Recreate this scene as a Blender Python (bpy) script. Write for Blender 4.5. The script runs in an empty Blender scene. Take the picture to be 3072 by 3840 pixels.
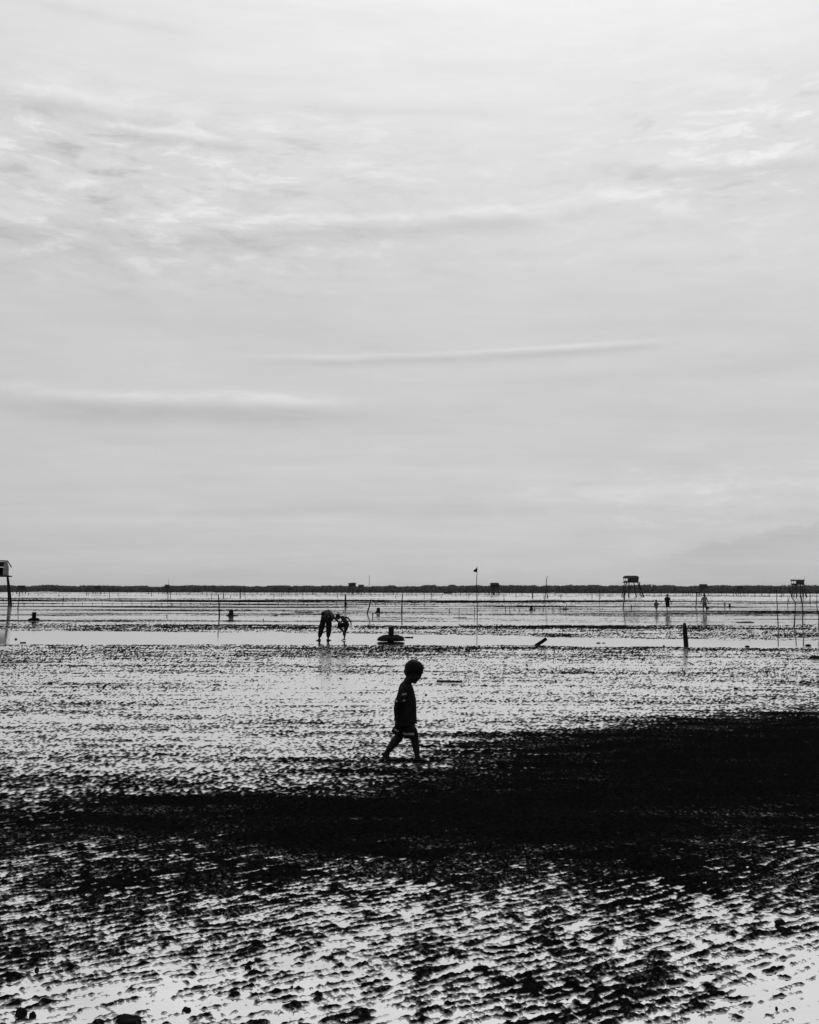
import bpy, bmesh, math, random
import numpy as np
from mathutils import Vector, Matrix, noise as mnoise

# ------------------------------------------------------------------ camera, sky, sun, exposure
scene = bpy.context.scene
COL = scene.collection
R = math.radians
F = 3800.0                     # focal length in pixels of the 3072 x 3840 photograph
CAMH = 1.9
PITCH = math.atan(295.0 / F)
ROLL = math.atan(6.0 / 3072.0)

cam_d = bpy.data.cameras.new('camera')
cam = bpy.data.objects.new('camera', cam_d)
COL.objects.link(cam)
cam_d.sensor_fit = 'HORIZONTAL'
cam_d.sensor_width = 36.0
cam_d.lens = 36.0 * F / 3072.0
cam_d.clip_start = 0.05
cam_d.clip_end = 20000
CM = Matrix.Translation((0, 0, CAMH)) @ Matrix.Rotation(R(90) + PITCH, 4, 'X') @ Matrix.Rotation(ROLL, 4, 'Z')
cam.matrix_world = CM
scene.camera = cam

SUN_EL, SUN_AZ = R(52), R(14)          # ahead of the camera, behind the cloud veil
world = bpy.data.worlds.new('World')
scene.world = world
world.use_nodes = True
wn = world.node_tree
wn.nodes.clear()


class NT:
    """small helper to write node graphs as expressions"""
    def __init__(self, tree):
        self.t = tree

    def n(self, kind, **kw):
        nd = self.t.nodes.new(kind)
        for k, v in kw.items():
            setattr(nd, k, v)
        return nd

    def put(self, sock, v):
        if hasattr(v, 'is_output') or isinstance(v, bpy.types.NodeSocket):
            self.t.links.new(v, sock)
        else:
            sock.default_value = v

    def m(self, op, a, b=0.0, c=0.0, clamp=False):
        nd = self.n('ShaderNodeMath', operation=op, use_clamp=clamp)
        for i, v in enumerate((a, b, c)):
            if i < len(nd.inputs):
                self.put(nd.inputs[i], v)
        return nd.outputs[0]

    def comb(self, x, y, z=0.0):
        nd = self.n('ShaderNodeCombineXYZ')
        for i, v in enumerate((x, y, z)):
            self.put(nd.inputs[i], v)
        return nd.outputs[0]

    def noise(self, vec, scale=1.0, detail=4.0, rough=0.55, dist=0.0):
        nd = self.n('ShaderNodeTexNoise')
        self.put(nd.inputs['Vector'], vec)
        nd.inputs['Scale'].default_value = scale
        nd.inputs['Detail'].default_value = detail
        nd.inputs['Roughness'].default_value = rough
        nd.inputs['Distortion'].default_value = dist
        return nd.outputs['Fac']

    def ramp(self, v, a, b, lo=0.0, hi=1.0):
        nd = self.n('ShaderNodeMapRange', interpolation_type='SMOOTHSTEP')
        self.put(nd.inputs['Value'], v)
        for k, x in zip(('From Min', 'From Max', 'To Min', 'To Max'), (a, b, lo, hi)):
            self.put(nd.inputs[k], x)
        return nd.outputs[0]


W = NT(wn)
tc = W.n('ShaderNodeTexCoord')
sep = W.n('ShaderNodeSeparateXYZ')
wn.links.new(tc.outputs['Generated'], sep.inputs[0])
dx, dy, dz = sep.outputs[0], sep.outputs[1], sep.outputs[2]
sky = W.n('ShaderNodeTexSky', sky_type='NISHITA', sun_disc=False)
sky.sun_elevation = SUN_EL
sky.sun_rotation = SUN_AZ
sky.altitude = 0
sky.air_density = 1.0
sky.dust_density = 1.0
sky.ozone_density = 1.0
bw = W.n('ShaderNodeRGBToBW')
wn.links.new(sky.outputs[0], bw.inputs[0])
# thin overcast: the veil evens the clear sky out and, like any overcast, brightens towards the zenith
dzc = W.m('MINIMUM', W.m('MAXIMUM', dz, 0.0), 0.6)
veil = W.m('ADD', 5.1, W.m('MULTIPLY', dzc, W.m('MULTIPLY_ADD', dzc, 5.4, 4.4)))
S = W.m('MULTIPLY', W.m('POWER', W.m('DIVIDE', bw.outputs[0], 6.5), 0.30), veil)
# cloud veil on a flat layer overhead
zz = W.m('ADD', W.m('MAXIMUM', dz, 0.0), 0.10)
px_, py_ = W.m('DIVIDE', dx, zz), W.m('DIVIDE', dy, zz)
big = W.noise(W.comb(W.m('MULTIPLY', px_, 0.55), W.m('MULTIPLY', py_, 1.0), 3.1), 1.0, 3.0, 0.5, 0.3)
mid = W.noise(W.comb(W.m('MULTIPLY', px_, 1.1), W.m('MULTIPLY', py_, 3.2), 7.7), 1.6, 7.0, 0.58, 0.5)
# (tan azimuth, tan elevation) with a little warp, for the long streaks
hor = W.m('SQRT', W.m('ADD', W.m('MULTIPLY', dx, dx), W.m('MULTIPLY', dy, dy)))
el = W.m('DIVIDE', dz, W.m('MAXIMUM', hor, 0.05))
az = W.m('DIVIDE', dx, W.m('MAXIMUM', W.m('ABSOLUTE', dy), 0.05))
wob = W.m('SUBTRACT', W.noise(W.comb(W.m('MULTIPLY', az, 6.0), W.m('MULTIPLY', el, 12.0), 1.5), 1.0, 4.0, 0.6), 0.5)
elw = W.m('MULTIPLY_ADD', wob, 0.016, el)
azw = W.m('MULTIPLY_ADD', wob, 0.15, az)
wisp = W.noise(W.comb(W.m('MULTIPLY', azw, 9.0), W.m('MULTIPLY', elw, 55.0), 4.4), 1.0, 5.0, 0.6, 0.3)
mott = W.noise(W.comb(W.m('MULTIPLY', azw, 14.0), W.m('MULTIPLY', elw, 42.0), 9.4), 1.0, 6.0, 0.6, 0.6)


def streak(px0, py0, hw, th, slope, amp, kind='dark'):
    """one long cloud streak round photo pixel (px0, py0): half width, thickness in px, slope, strength"""
    a0, e0 = (px0 - 1536) / F, (2215 - py0) / F
    da = W.m('SUBTRACT', azw, a0)
    de = W.m('SUBTRACT', elw, W.m('MULTIPLY_ADD', da, slope, e0))
    fa = W.m('SUBTRACT', 1.0, W.ramp(W.m('ABSOLUTE', da), hw / F * 0.3, hw / F))
    q = W.m('DIVIDE', de, th / F)
    if kind == 'edge':      # bright upper rim over a dark base
        q1 = W.m('MULTIPLY', W.m('SUBTRACT', q, 0.75), 2.6)
        q2 = W.m('ADD', q, 0.7)
        up_ = W.m('EXPONENT', W.m('MULTIPLY', W.m('MULTIPLY', q1, q1), -0.5))
        lo_ = W.m('MULTIPLY', W.m('EXPONENT', W.m('MULTIPLY', W.m('MULTIPLY', q2, q2), -0.7)), W.ramp(q, -0.9, 0.7, 1.0, 0.0))
        g = W.m('SUBTRACT', W.m('MULTIPLY', up_, 0.75), lo_)
    else:
        g = W.m('MULTIPLY', W.m('EXPONENT', W.m('MULTIPLY', W.m('MULTIPLY', q, q), -0.5)), -1.0 if kind == 'dark' else 1.0)
    g = W.m('MULTIPLY', g, W.ramp(wisp, 0.30, 0.62, 0.35, 1.0))
    return W.m('MULTIPLY', W.m('MULTIPLY', g, fa), amp)


tot = None
for s in ((760, 1225, 900, 40, 0.0, 0.04, 'dark'), (760, 1505, 720, 16, 0.0, 0.06, 'light'), (650, 1530, 1050, 42, 0.01, 0.12, 'edge'), (1750, 1322, 1000, 16, 0.03, 0.10, 'edge'),
          (1550, 800, 900, 36, 0.05, 0.10, 'edge'), (2750, 655, 560, 34, -0.03, 0.09, 'edge'),
          (1500, 372, 620, 16, -0.02, 0.06, 'dark'), (420, 880, 900, 42, 0.0, 0.08, 'edge'),
          (300, 430, 620, 40, -0.02, 0.08, 'edge'), (700, 510, 500, 22, -0.04, 0.08, 'edge'),
          (2300, 720, 700, 20, 0.06, 0.06, 'light'), (2600, 1850, 1000, 26, 0.03, 0.05, 'light'),
          (1300, 1925, 1300, 20, 0.02, 0.05, 'dark'), (2880, 2040, 520, 26, 0.10, 0.06, 'dark'),
          (60, 935, 330, 34, -0.12, 0.11, 'edge'), (300, 90, 520, 18, -0.03, 0.06, 'dark'),
          (900, 1950, 900, 16, 0.02, 0.04, 'light'), (2500, 1420, 900, 22, 0.03, 0.04, 'dark')):
    v = streak(*s)
    tot = v if tot is None else W.m('ADD', tot, v)
# mottled high cloud, stronger to one side
mleft = W.ramp(az, -0.25, 0.10, 1.0, 0.15)
mel = W.m('MULTIPLY', W.ramp(el, 0.26, 0.36), W.ramp(el, 0.52, 0.42))
cl = W.m('ADD', W.m('MULTIPLY', W.m('SUBTRACT', big, 0.5), 0.16), W.m('MULTIPLY', W.m('SUBTRACT', wisp, 0.5), 0.10))
cl = W.m('ADD', cl, W.m('MULTIPLY', W.m('MULTIPLY', W.m('SUBTRACT', mott, 0.5), 0.45), W.m('MULTIPLY', mleft, mel)))
puffn = W.noise(W.comb(W.m('MULTIPLY', az, 15.0), W.m('MULTIPLY', elw, 52.0), 2.2), 1.0, 9.0, 0.62, 0.35)
puff = W.m('SUBTRACT', W.ramp(puffn, 0.50, 0.66, 0.0, 0.17), W.ramp(puffn, 0.47, 0.30, 0.0, 0.15))
pm = W.m('ADD', W.m('MULTIPLY', mleft, mel), W.m('MULTIPLY', W.m('MULTIPLY', W.ramp(az, 0.12, 0.30), W.ramp(el, 0.34, 0.40)), W.m('MULTIPLY', W.ramp(el, 0.52, 0.45), 0.6)))
pm = W.m('ADD', pm, W.m('MULTIPLY', W.m('MULTIPLY', W.ramp(az, 0.05, 0.25), W.ramp(el, 0.05, 0.07)), W.m('MULTIPLY', W.ramp(el, 0.13, 0.10), 0.45)))
cl = W.m('ADD', cl, W.m('MULTIPLY', puff, W.m('ADD', pm, 0.12)))
cl = W.m('ADD', cl, W.m('MULTIPLY', tot, 1.5))
cl = W.m('ADD', cl, W.m('MULTIPLY', W.m('SUBTRACT', mid, 0.5), 0.10))
# bank of low cloud over the far shore to one side
edge = W.m('MULTIPLY_ADD', W.m('SUBTRACT', W.noise(W.comb(W.m('MULTIPLY', az, 48.0), W.m('MULTIPLY', el, 60.0), 5.5), 1.0, 7.0, 0.62), 0.5), 0.030, W.ramp(az, 0.20, 0.40, 0.030, 0.062))
cl = W.m('SUBTRACT', cl, W.m('MULTIPLY', W.ramp(W.m('SUBTRACT', edge, el), -0.001, 0.004, 0.0, 0.07), W.ramp(az, 0.19, 0.32)))
L = W.m('MULTIPLY', S, W.m('ADD', 1.0, cl))
grey = W.comb(L, L, L)
bg = W.n('ShaderNodeBackground')
wn.links.new(grey, bg.inputs[0])
bg.inputs[1].default_value = 0.10
wo = W.n('ShaderNodeOutputWorld')
wn.links.new(bg.outputs[0], wo.inputs[0])

sun_d = bpy.data.lights.new('sun', 'SUN')
sun_d.energy = 0.5
sun_d.angle = R(35)
sun_d.color = (1.0, 1.0, 1.0)
sun = bpy.data.objects.new('sun', sun_d)
COL.objects.link(sun)
sdir = Vector((math.sin(SUN_AZ) * math.cos(SUN_EL), math.cos(SUN_AZ) * math.cos(SUN_EL), math.sin(SUN_EL)))
sun.rotation_euler = sdir.to_track_quat('Z', 'Y').to_euler()
sun.location = (0, 0, 60)

vs = scene.view_settings
scene.display_settings.display_device = 'sRGB'
vs.view_transform = 'Standard'
vs.look = 'None'
vs.exposure = 0.0
vs.gamma = 1.0
scene.render.resolution_x, scene.render.resolution_y = 819, 1024

# ------------------------------------------------------------------ helpers
rng = random.Random(11)
CMR = CM.to_3x3()
CAMP = Vector((0, 0, CAMH))


def ray(px, py):
    return (CMR @ Vector(((px - 1536) / F, -(py - 1920) / F, -1.0))).normalized()


def gp(px, py, z=0.0):
    """the place on the flat at the foot of something seen at photo pixel (px, py)"""
    r = ray(px, py)
    k = (z - CAMH) / r.z
    return CAMP + r * k


def dp(px, py, D):
    """the point at depth D (metres ahead) on that line of sight"""
    r = ray(px, py)
    return CAMP + r * (D / r.y)


def tag(o, label=None, cat=None, group=None, kind=None):
    if label: o['label'] = label
    if cat: o['category'] = cat
    if group: o['group'] = group
    if kind: o['kind'] = kind
    return o


def empty(name, loc, label, cat, group=None, rz=0.0):
    o = bpy.data.objects.new(name, None)
    COL.objects.link(o)
    o.empty_display_size = 0.2
    o.location = loc
    o.rotation_euler = (0, 0, rz)
    return tag(o, label, cat, group)


def link(name, me, mat, parent=None, loc=None, smooth=False):
    o = bpy.data.objects.new(name, me)
    COL.objects.link(o)
    if mat is not None:
        me.materials.clear()
        me.materials.append(mat)
    if parent is not None:
        o.parent = parent
    if loc is not None:
        o.location = loc
    if smooth:
        me.polygons.foreach_set('use_smooth', [True] * len(me.polygons))
    return o


def from_bm(name, bm, mat, parent=None, loc=None, smooth=False):
    me = bpy.data.meshes.new(name)
    bmesh.ops.recalc_face_normals(bm, faces=bm.faces)
    bm.to_mesh(me)
    bm.free()
    return link(name, me, mat, parent, loc, smooth)


def frame_for(t, up=Vector((0, 0, 1))):
    t = t.normalized()
    if abs(t.dot(up)) > 0.97:
        up = Vector((0, 1, 0))
    a = t.cross(up).normalized()
    b = t.cross(a).normalized()
    return a, b


def sweep(bm, pts, rad, seg=8, caps=True, wob=0.0, up=Vector((0, 0, 1)), seed=0.0):
    """tapered tube through pts; rad = radius or (ra, rb) for each point"""
    pts = [Vector(p) for p in pts]
    rings = []
    n = len(pts)
    for i, p in enumerate(pts):
        t = (pts[min(i + 1, n - 1)] - pts[max(i - 1, 0)])
        a, b = frame_for(t, up)
        r = rad[i] if isinstance(rad, (list, tuple)) else rad
        ra, rb = r if isinstance(r, (list, tuple)) else (r, r)
        ring = []
        for k in range(seg):
            th = 2 * math.pi * k / seg
            w = 1.0 + (wob * mnoise.noise(Vector((i * 0.7 + seed, math.cos(th) * 1.3, math.sin(th) * 1.3 + seed))) if wob else 0)
            ring.append(bm.verts.new(p + a * (math.cos(th) * ra * w) + b * (math.sin(th) * rb * w)))
        rings.append(ring)
    for i in range(n - 1):
        for k in range(seg):
            bm.faces.new((rings[i][k], rings[i][(k + 1) % seg], rings[i + 1][(k + 1) % seg], rings[i + 1][k]))
    if caps:
        bm.faces.new(rings[0][::-1])
        bm.faces.new(rings[-1])
    return rings


def box(bm, lo, hi, M=None):
    vs_ = []
    for z in (lo[2], hi[2]):
        for x, y in ((lo[0], lo[1]), (hi[0], lo[1]), (hi[0], hi[1]), (lo[0], hi[1])):
            p = Vector((x, y, z))
            vs_.append(bm.verts.new(M @ p if M else p))
    for f in ((0, 3, 2, 1), (4, 5, 6, 7), (0, 1, 5, 4), (1, 2, 6, 5), (2, 3, 7, 6), (3, 0, 4, 7)):
        bm.faces.new([vs_[i] for i in f])


def ell(bm, c, r, M=None, u=20, v=14):
    """ellipsoid"""
    c = Vector(c)
    top = None
    rings = []
    for i in range(v + 1):
        ph = math.pi * i / v
        if i in (0, v):
            p = Vector((0, 0, math.cos(ph) * r[2]))
            rings.append([bm.verts.new(c + (M @ p if M else p))])
            continue
        ring = []
        for k in range(u):
            th = 2 * math.pi * k / u
            p = Vector((math.sin(ph) * math.cos(th) * r[0], math.sin(ph) * math.sin(th) * r[1], math.cos(ph) * r[2]))
            ring.append(bm.verts.new(c + (M @ p if M else p)))
        rings.append(ring)
    for i in range(v):
        A, B = rings[i], rings[i + 1]
        for k in range(u):
            k2 = (k + 1) % u
            if len(A) == 1:
                bm.faces.new((A[0], B[k], B[k2]))
            elif len(B) == 1:
                bm.faces.new((A[k], B[0], A[k2]))
            else:
                bm.faces.new((A[k], B[k], B[k2], A[k2]))


# ------------------------------------------------------------------ materials
def mat(name, lo, hi, rough=0.7, spec=0.2, scale=6.0, bump=0.3, bdist=0.01, stretch=(1, 1, 1), coord='Object', detail=6):
    m_ = bpy.data.materials.new(name)
    m_.use_nodes = True
    t = m_.node_tree
    N = NT(t)
    p = t.nodes['Principled BSDF']
    c = N.n('ShaderNodeTexCoord')
    mp = N.n('ShaderNodeMapping')
    t.links.new(c.outputs[coord], mp.inputs[0])
    mp.inputs['Scale'].default_value = stretch
    f = N.noise(mp.outputs[0], scale, detail, 0.6)
    v = N.ramp(f, 0.32, 0.68, lo, hi)
    t.links.new(N.comb(v, v, v), p.inputs['Base Color'])
    t.links.new(N.ramp(f, 0.3, 0.7, min(1, rough + 0.12), rough - 0.12), p.inputs['Roughness'])
    p.inputs['Specular IOR Level'].default_value = spec
    if bump:
        b = N.n('ShaderNodeBump')
        b.inputs['Strength'].default_value = bump
        b.inputs['Distance'].default_value = bdist
        t.links.new(f, b.inputs['Height'])
        t.links.new(b.outputs[0], p.inputs['Normal'])
    return m_


M_CLOD = mat('mud_clod', 0.003, 0.007, 0.7, 0.03, 18.0, 0.7, 0.02)
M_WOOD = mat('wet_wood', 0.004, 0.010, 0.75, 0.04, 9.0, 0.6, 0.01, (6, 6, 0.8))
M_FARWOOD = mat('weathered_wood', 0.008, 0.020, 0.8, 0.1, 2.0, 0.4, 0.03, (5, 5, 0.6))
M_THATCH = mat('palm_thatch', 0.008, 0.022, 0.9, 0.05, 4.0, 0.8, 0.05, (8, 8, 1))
M_PLANKPALE = mat('pale_board', 0.14, 0.22, 0.8, 0.1, 3.0, 0.3, 0.02, (1, 1, 6))
M_FOREST = mat('mangrove_leaves', 0.065, 0.100, 0.8, 0.05, 0.25, 0.0)
M_SAND = mat('pale_sand', 0.25, 0.36, 0.9, 0.1, 0.3, 0.2, 0.05)
M_SKIN = mat('skin', 0.008, 0.014, 0.6, 0.08, 20.0, 0.1, 0.002)
M_HAIR = mat('black_hair', 0.002, 0.005, 0.6, 0.05, 60.0, 0.8, 0.004)
M_CLOTHDK = mat('dark_cloth', 0.003, 0.007, 0.9, 0.05, 30.0, 0.3, 0.004)
M_CLOTHBOY = mat('boy_shirt_cloth', 0.005, 0.010, 0.9, 0.05, 24.0, 0.3, 0.004)
M_STRIPE = mat('pale_stripe', 0.08, 0.24, 0.9, 0.05, 30.0, 0.3, 0.004)
M_GREYSHIRT = mat('grey_shirt', 0.04, 0.07, 0.9, 0.05, 20.0, 0.3, 0.005)
M_PALESHIRT = mat('pale_top', 0.08, 0.13, 0.9, 0.05, 20.0, 0.3, 0.005)
M_FLAG = mat('flag_cloth', 0.012, 0.02, 0.9, 0.05, 6.0, 0.2, 0.01)
M_RUBBER = mat('sandal_rubber', 0.012, 0.02, 0.8, 0.1, 10.0, 0.1, 0.004)


def water_material():
    m_ = bpy.data.materials.new('shallow_water')
    m_.use_nodes = True
    t = m_.node_tree
    t.nodes.clear()
    N = NT(t)
    g = N.n('ShaderNodeNewGeometry')
    sp = N.n('ShaderNodeSeparateXYZ')
    t.links.new(g.outputs['Position'], sp.inputs[0])
    gl = N.n('ShaderNodeBsdfGlossy')
    gl.inputs['Color'].default_value = (0.98, 0.98, 0.98, 1)
    # breeze ruffles the open flats, the sheltered creek and near pools stay smooth
    ruf = N.m('ADD', N.ramp(sp.outputs[1], 48.0, 160.0, 0.06, 0.15), N.m('MULTIPLY', N.ramp(sp.outputs[1], 8.0, 14.0, 0.0, 0.10), N.ramp(sp.outputs[1], 36.5, 34.0)))
    t.links.new(ruf, gl.inputs['Roughness'])
    df = N.n('ShaderNodeBsdfDiffuse')
    df.inputs['Color'].default_value = (0.03, 0.03, 0.03, 1)
    bmp = N.n('ShaderNodeBump')
    bmp.inputs['Strength'].default_value = 0.25
    bmp.inputs['Distance'].default_value = 0.004
    h = N.noise(N.comb(N.m('MULTIPLY', sp.outputs[0], 1.2), N.m('MULTIPLY', sp.outputs[1], 5.0)), 1.0, 4.0, 0.5)
    t.links.new(h, bmp.inputs['Height'])
    t.links.new(bmp.outputs[0], gl.inputs['Normal'])
    mx = N.n('ShaderNodeMixShader')
    mx.inputs[0].default_value = 0.97
    t.links.new(df.outputs[0], mx.inputs[1])
    t.links.new(gl.outputs[0], mx.inputs[2])
    o = N.n('ShaderNodeOutputMaterial')
    t.links.new(mx.outputs[0], o.inputs[0])
    return m_


M_WATER = water_material()


def mud_material():
    m_ = mat('wet_mud', 0.002, 0.006, 0.8, 0.0, 30.0, 0.6, 0.01)
    t = m_.node_tree
    N = NT(t)
    p = t.nodes['Principled BSDF']
    g = N.n('ShaderNodeNewGeometry')
    sp = N.n('ShaderNodeSeparateXYZ')
    t.links.new(g.outputs['Position'], sp.inputs[0])
    # just above the water line the mud carries a film of water
    c2 = N.comb(N.m('MULTIPLY', sp.outputs[0], 42.0), N.m('MULTIPLY', sp.outputs[1], 26.0), N.m('MULTIPLY', sp.outputs[2], 30.0))
    fleck = N.ramp(N.noise(c2, 1.0, 5.0, 0.65), 0.48, 0.70, 0.0, 0.38)
    patch = N.ramp(N.noise(N.comb(N.m('MULTIPLY', sp.outputs[0], 0.9), N.m('MULTIPLY', sp.outputs[1], 2.2)), 1.0, 4.0, 0.6), 0.40, 0.66)
    low = N.ramp(sp.outputs[2], 0.005, 0.024, 1.0, 0.03)
    wet = N.m('MAXIMUM', N.ramp(sp.outputs[2], 0.0, 0.008, 0.8, 0.0), N.m('MULTIPLY', fleck, N.m('MULTIPLY', patch, low)))
    gl = N.n('ShaderNodeBsdfGlossy')
    gl.inputs['Color'].default_value = (0.42, 0.42, 0.42, 1)
    gl.inputs['Roughness'].default_value = 0.3
    mx = N.n('ShaderNodeMixShader')
    t.links.new(wet, mx.inputs[0])
    t.links.new(p.outputs[0], mx.inputs[1])
    t.links.new(gl.outputs[0], mx.inputs[2])
    t.links.new(mx.outputs[0], t.nodes['Material Output'].inputs[0])
    return m_


M_MUD = mud_material()
M_DRYMUD = mat('shore_mud', 0.02, 0.04, 0.9, 0.05, 0.2, 0.0)

# ------------------------------------------------------------------ the mudflat
M32 = np.uint32(0xFFFFFFFF)


def _hash(ix, iy, s):
    h = ix.astype(np.uint32) * np.uint32(374761393) + iy.astype(np.uint32) * np.uint32(668265263) + np.uint32(s * 2246822519 & 0xFFFFFFFF)
    h = (h ^ (h >> np.uint32(13))) * np.uint32(1274126177)
    h = h ^ (h >> np.uint32(16))
    return h.astype(np.float32) * np.float32(2.0 / 4294967295.0) - np.float32(1.0)


def vn(x, y, s):
    x = x.astype(np.float64) + 1000.3 + s * 17.13
    y = y.astype(np.float64) + 1000.7 + s * 9.71
    ix, iy = np.floor(x), np.floor(y)
    fx, fy = (x - ix).astype(np.float32), (y - iy).astype(np.float32)
    fx = fx * fx * (3 - 2 * fx)
    fy = fy * fy * (3 - 2 * fy)
    ix, iy = ix.astype(np.int64), iy.astype(np.int64)
    a, b = _hash(ix, iy, s), _hash(ix + 1, iy, s)
    c, d = _hash(ix, iy + 1, s), _hash(ix + 1, iy + 1, s)
    return (a * (1 - fx) + b * fx) * (1 - fy) + (c * (1 - fx) + d * fx) * fy


def sm(a, b, x):
    t = np.clip((x - a) / (b - a), 0, 1)
    return t * t * (3 - 2 * t)


def height(X, Y):
    """mud height over the water level (0) in metres"""
    # ---- near field: sand ripples running up to the right
    ca, sa = math.cos(R(31)), math.sin(R(31))
    U, V = X * ca + Y * sa, -X * sa + Y * ca
    warp = vn(X / 0.40, Y / 0.40, 1) * 0.045 + vn(U / 0.30, V / 0.12, 2) * 0.025 + vn(X / 0.09, Y / 0.09, 26) * 0.014
    ph = (V + warp) / 0.075
    rip = 1 - 2 * np.abs((ph - np.floor(ph)) - 0.5) * 2
    brk = vn(U / 0.10, V / 0.04, 3)
    lump_ = vn(X / 0.30, Y / 0.26, 4) * 0.5 + vn(X / 0.06, Y / 0.06, 5) * 0.8
    fea = vn(U / 0.016, V / 0.07, 6)
    fin = vn(X / 0.026, Y / 0.032, 7) + 0.8 * vn(X / 0.012, Y / 0.016, 27)
    nf = rip * 0.0062 + brk * 0.0085 + lump_ * 0.0075 + fea * 0.0055 + fin * 0.0055
    basen = np.interp(Y.ravel(), [3.0, 4.4, 5.0, 5.8, 6.6, 7.6], [-0.004, 0.0026, 0.0050, 0.0060, 0.0066, 0.0075]).reshape(Y.shape)
    basen = basen + vn(X / 1.3, Y / 0.9, 8) * 0.006
    basen = basen - 0.0145 * sm(-0.2, 1.4, X - (Y - 4.4) * 1.5 - 0.35) * sm(6.4, 4.6, Y)
    basen = basen - 0.0045 * sm(0.75, 0.2, np.abs(X + 1.2)) * sm(0.5, 0.1, np.abs(Y - 4.85)) 
    zn = basen + nf
    # ---- the drained bank in the middle, black with mud
    yf = np.interp(X.ravel(), [-9, -3.76, -2.3, -0.1, 1.66, 4.25, 6.7, 12], [8.6, 9.4, 10.3, 11.2, 13.1, 15.0, 16.4, 18.8]).reshape(X.shape)
    yn = np.interp(X.ravel(), [-8, -3.0, 0, 1.6, 3.2, 8], [8.2, 7.8, 7.3, 7.5, 8.4, 9.4]).reshape(X.shape)
    yf = yf + vn(X / 1.6, Y / 0.8, 9) * 0.35
    yn = yn + vn(X / 1.2, Y / 0.7, 10) * 0.35
    hump = sm(-1.3, 1.6, Y - yn) * sm(3.6, -2.6, Y - yf) ** 1.7
    # ---- middle flat: water stippled with thin lines of weed and worm casts
    st = vn(X / 2.0, Y / 0.24, 11) * 0.5 + vn(X / 0.9, Y / 0.12, 12) * 0.5 + vn(X / 0.33, Y / 0.08, 30) * 0.4
    dot = vn(X / 0.027, Y / 0.05, 13)
    dot2 = vn(X / 0.10, Y / 0.07, 14)
    mf = st * 0.0085 + dot * 0.0130 + dot2 * 0.0020
    basem = np.interp(Y.ravel(), [8, 12, 18, 26, 34, 60, 140, 400], [0.0012, -0.0004, -0.0014, -0.0008, -0.0004, -0.0010, -0.0030, -0.007]).reshape(Y.shape)
    basem = basem + vn(X / 6.0, Y / 1.9, 15) * 0.0042 + vn(X / 2.4, Y / 0.8, 16) * 0.003
    zm = basem + mf
    k = sm(7.0, 9.5, Y)
    z = zn * (1 - k) + zm * k
    z = z + hump * (0.013 + vn(X / 1.4, Y / 0.30, 17) * 0.005 + vn(X / 0.3, Y / 0.10, 18) * 0.006 + 0.014 * sm(-3.5, 2.5, X))
    # ---- far flats: long low banks
    far = sm(45, 60, Y)
    fb = vn(X / 26, Y / 5.5, 19) * 0.012 + vn(X / 70, Y / 16, 20) * 0.012 + vn(X / 9, Y / 2.4, 21) * 0.010 + vn(X / 45, Y / 2.2, 29) * 0.010
    fb2 = vn(X / 160, Y / 40, 22) * 0.014
    z = z + far * (fb * sm(420, 140, Y) + fb2 * sm(70, 200, Y) - 0.002)
    for yc, hw, amp, x0, x1, sl in ((172, 7, 0.16, -200, 40, 0.02), (117, 3.2, 0.07, -60, 6, 0.03), (140, 4, 0.06, -70, 0, 0.0),
                                    (190, 8, 0.12, -20, 110, -0.05), (118, 2.5, 0.05, 8, 60, 0.1), (95, 1.2, 0.035, 16, 50, -0.02), (68, 0.8, 0.03, 4, 40, 0.03)):
        q = (Y - yc - sl * X - (6 * vn(X / 24, Y * 0, 23) + 3 * vn(X / 8, Y * 0, 35)) * hw / 6) / hw
        z = z + amp * np.maximum(0, 0.45 + 1.0 * vn(X / 14, Y / 4, 28)) * np.exp(-q * q) * sm(x0 - 14, x0 + 14, X) * sm(x1 + 14, x1 - 14, X)
    # rough strip of weed on both sides of the creek
    z = z + 0.0040 * sm(29, 34, Y) * sm(37, 35, Y) + 0.0030 * sm(41, 45, Y) * sm(62, 50, Y)
    # ---- the tidal creek
    c0 = np.interp(X.ravel(), [-30, -14, 0, 8, 14, 30], [35.6, 36.0, 36.3, 35.4, 34.8, 33.5]).reshape(X.shape)
    c1 = np.interp(X.ravel(), [-30, -14, 0, 8, 14, 30], [46.5, 46.5, 44.2, 40.6, 38.8, 37.5]).reshape(X.shape)
    wv = vn(X / 2.5, Y * 0, 24) * 0.35 + vn(X / 0.7, Y * 0, 25) * 0.25
    cr = sm(c0 - 0.5 + wv, c0 + 0.5 + wv, Y) * sm(c1 + 0.6 + wv, c1 - 0.6 + wv, Y)
    z = z * (1 - cr) - 0.06 * cr
    return z


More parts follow.
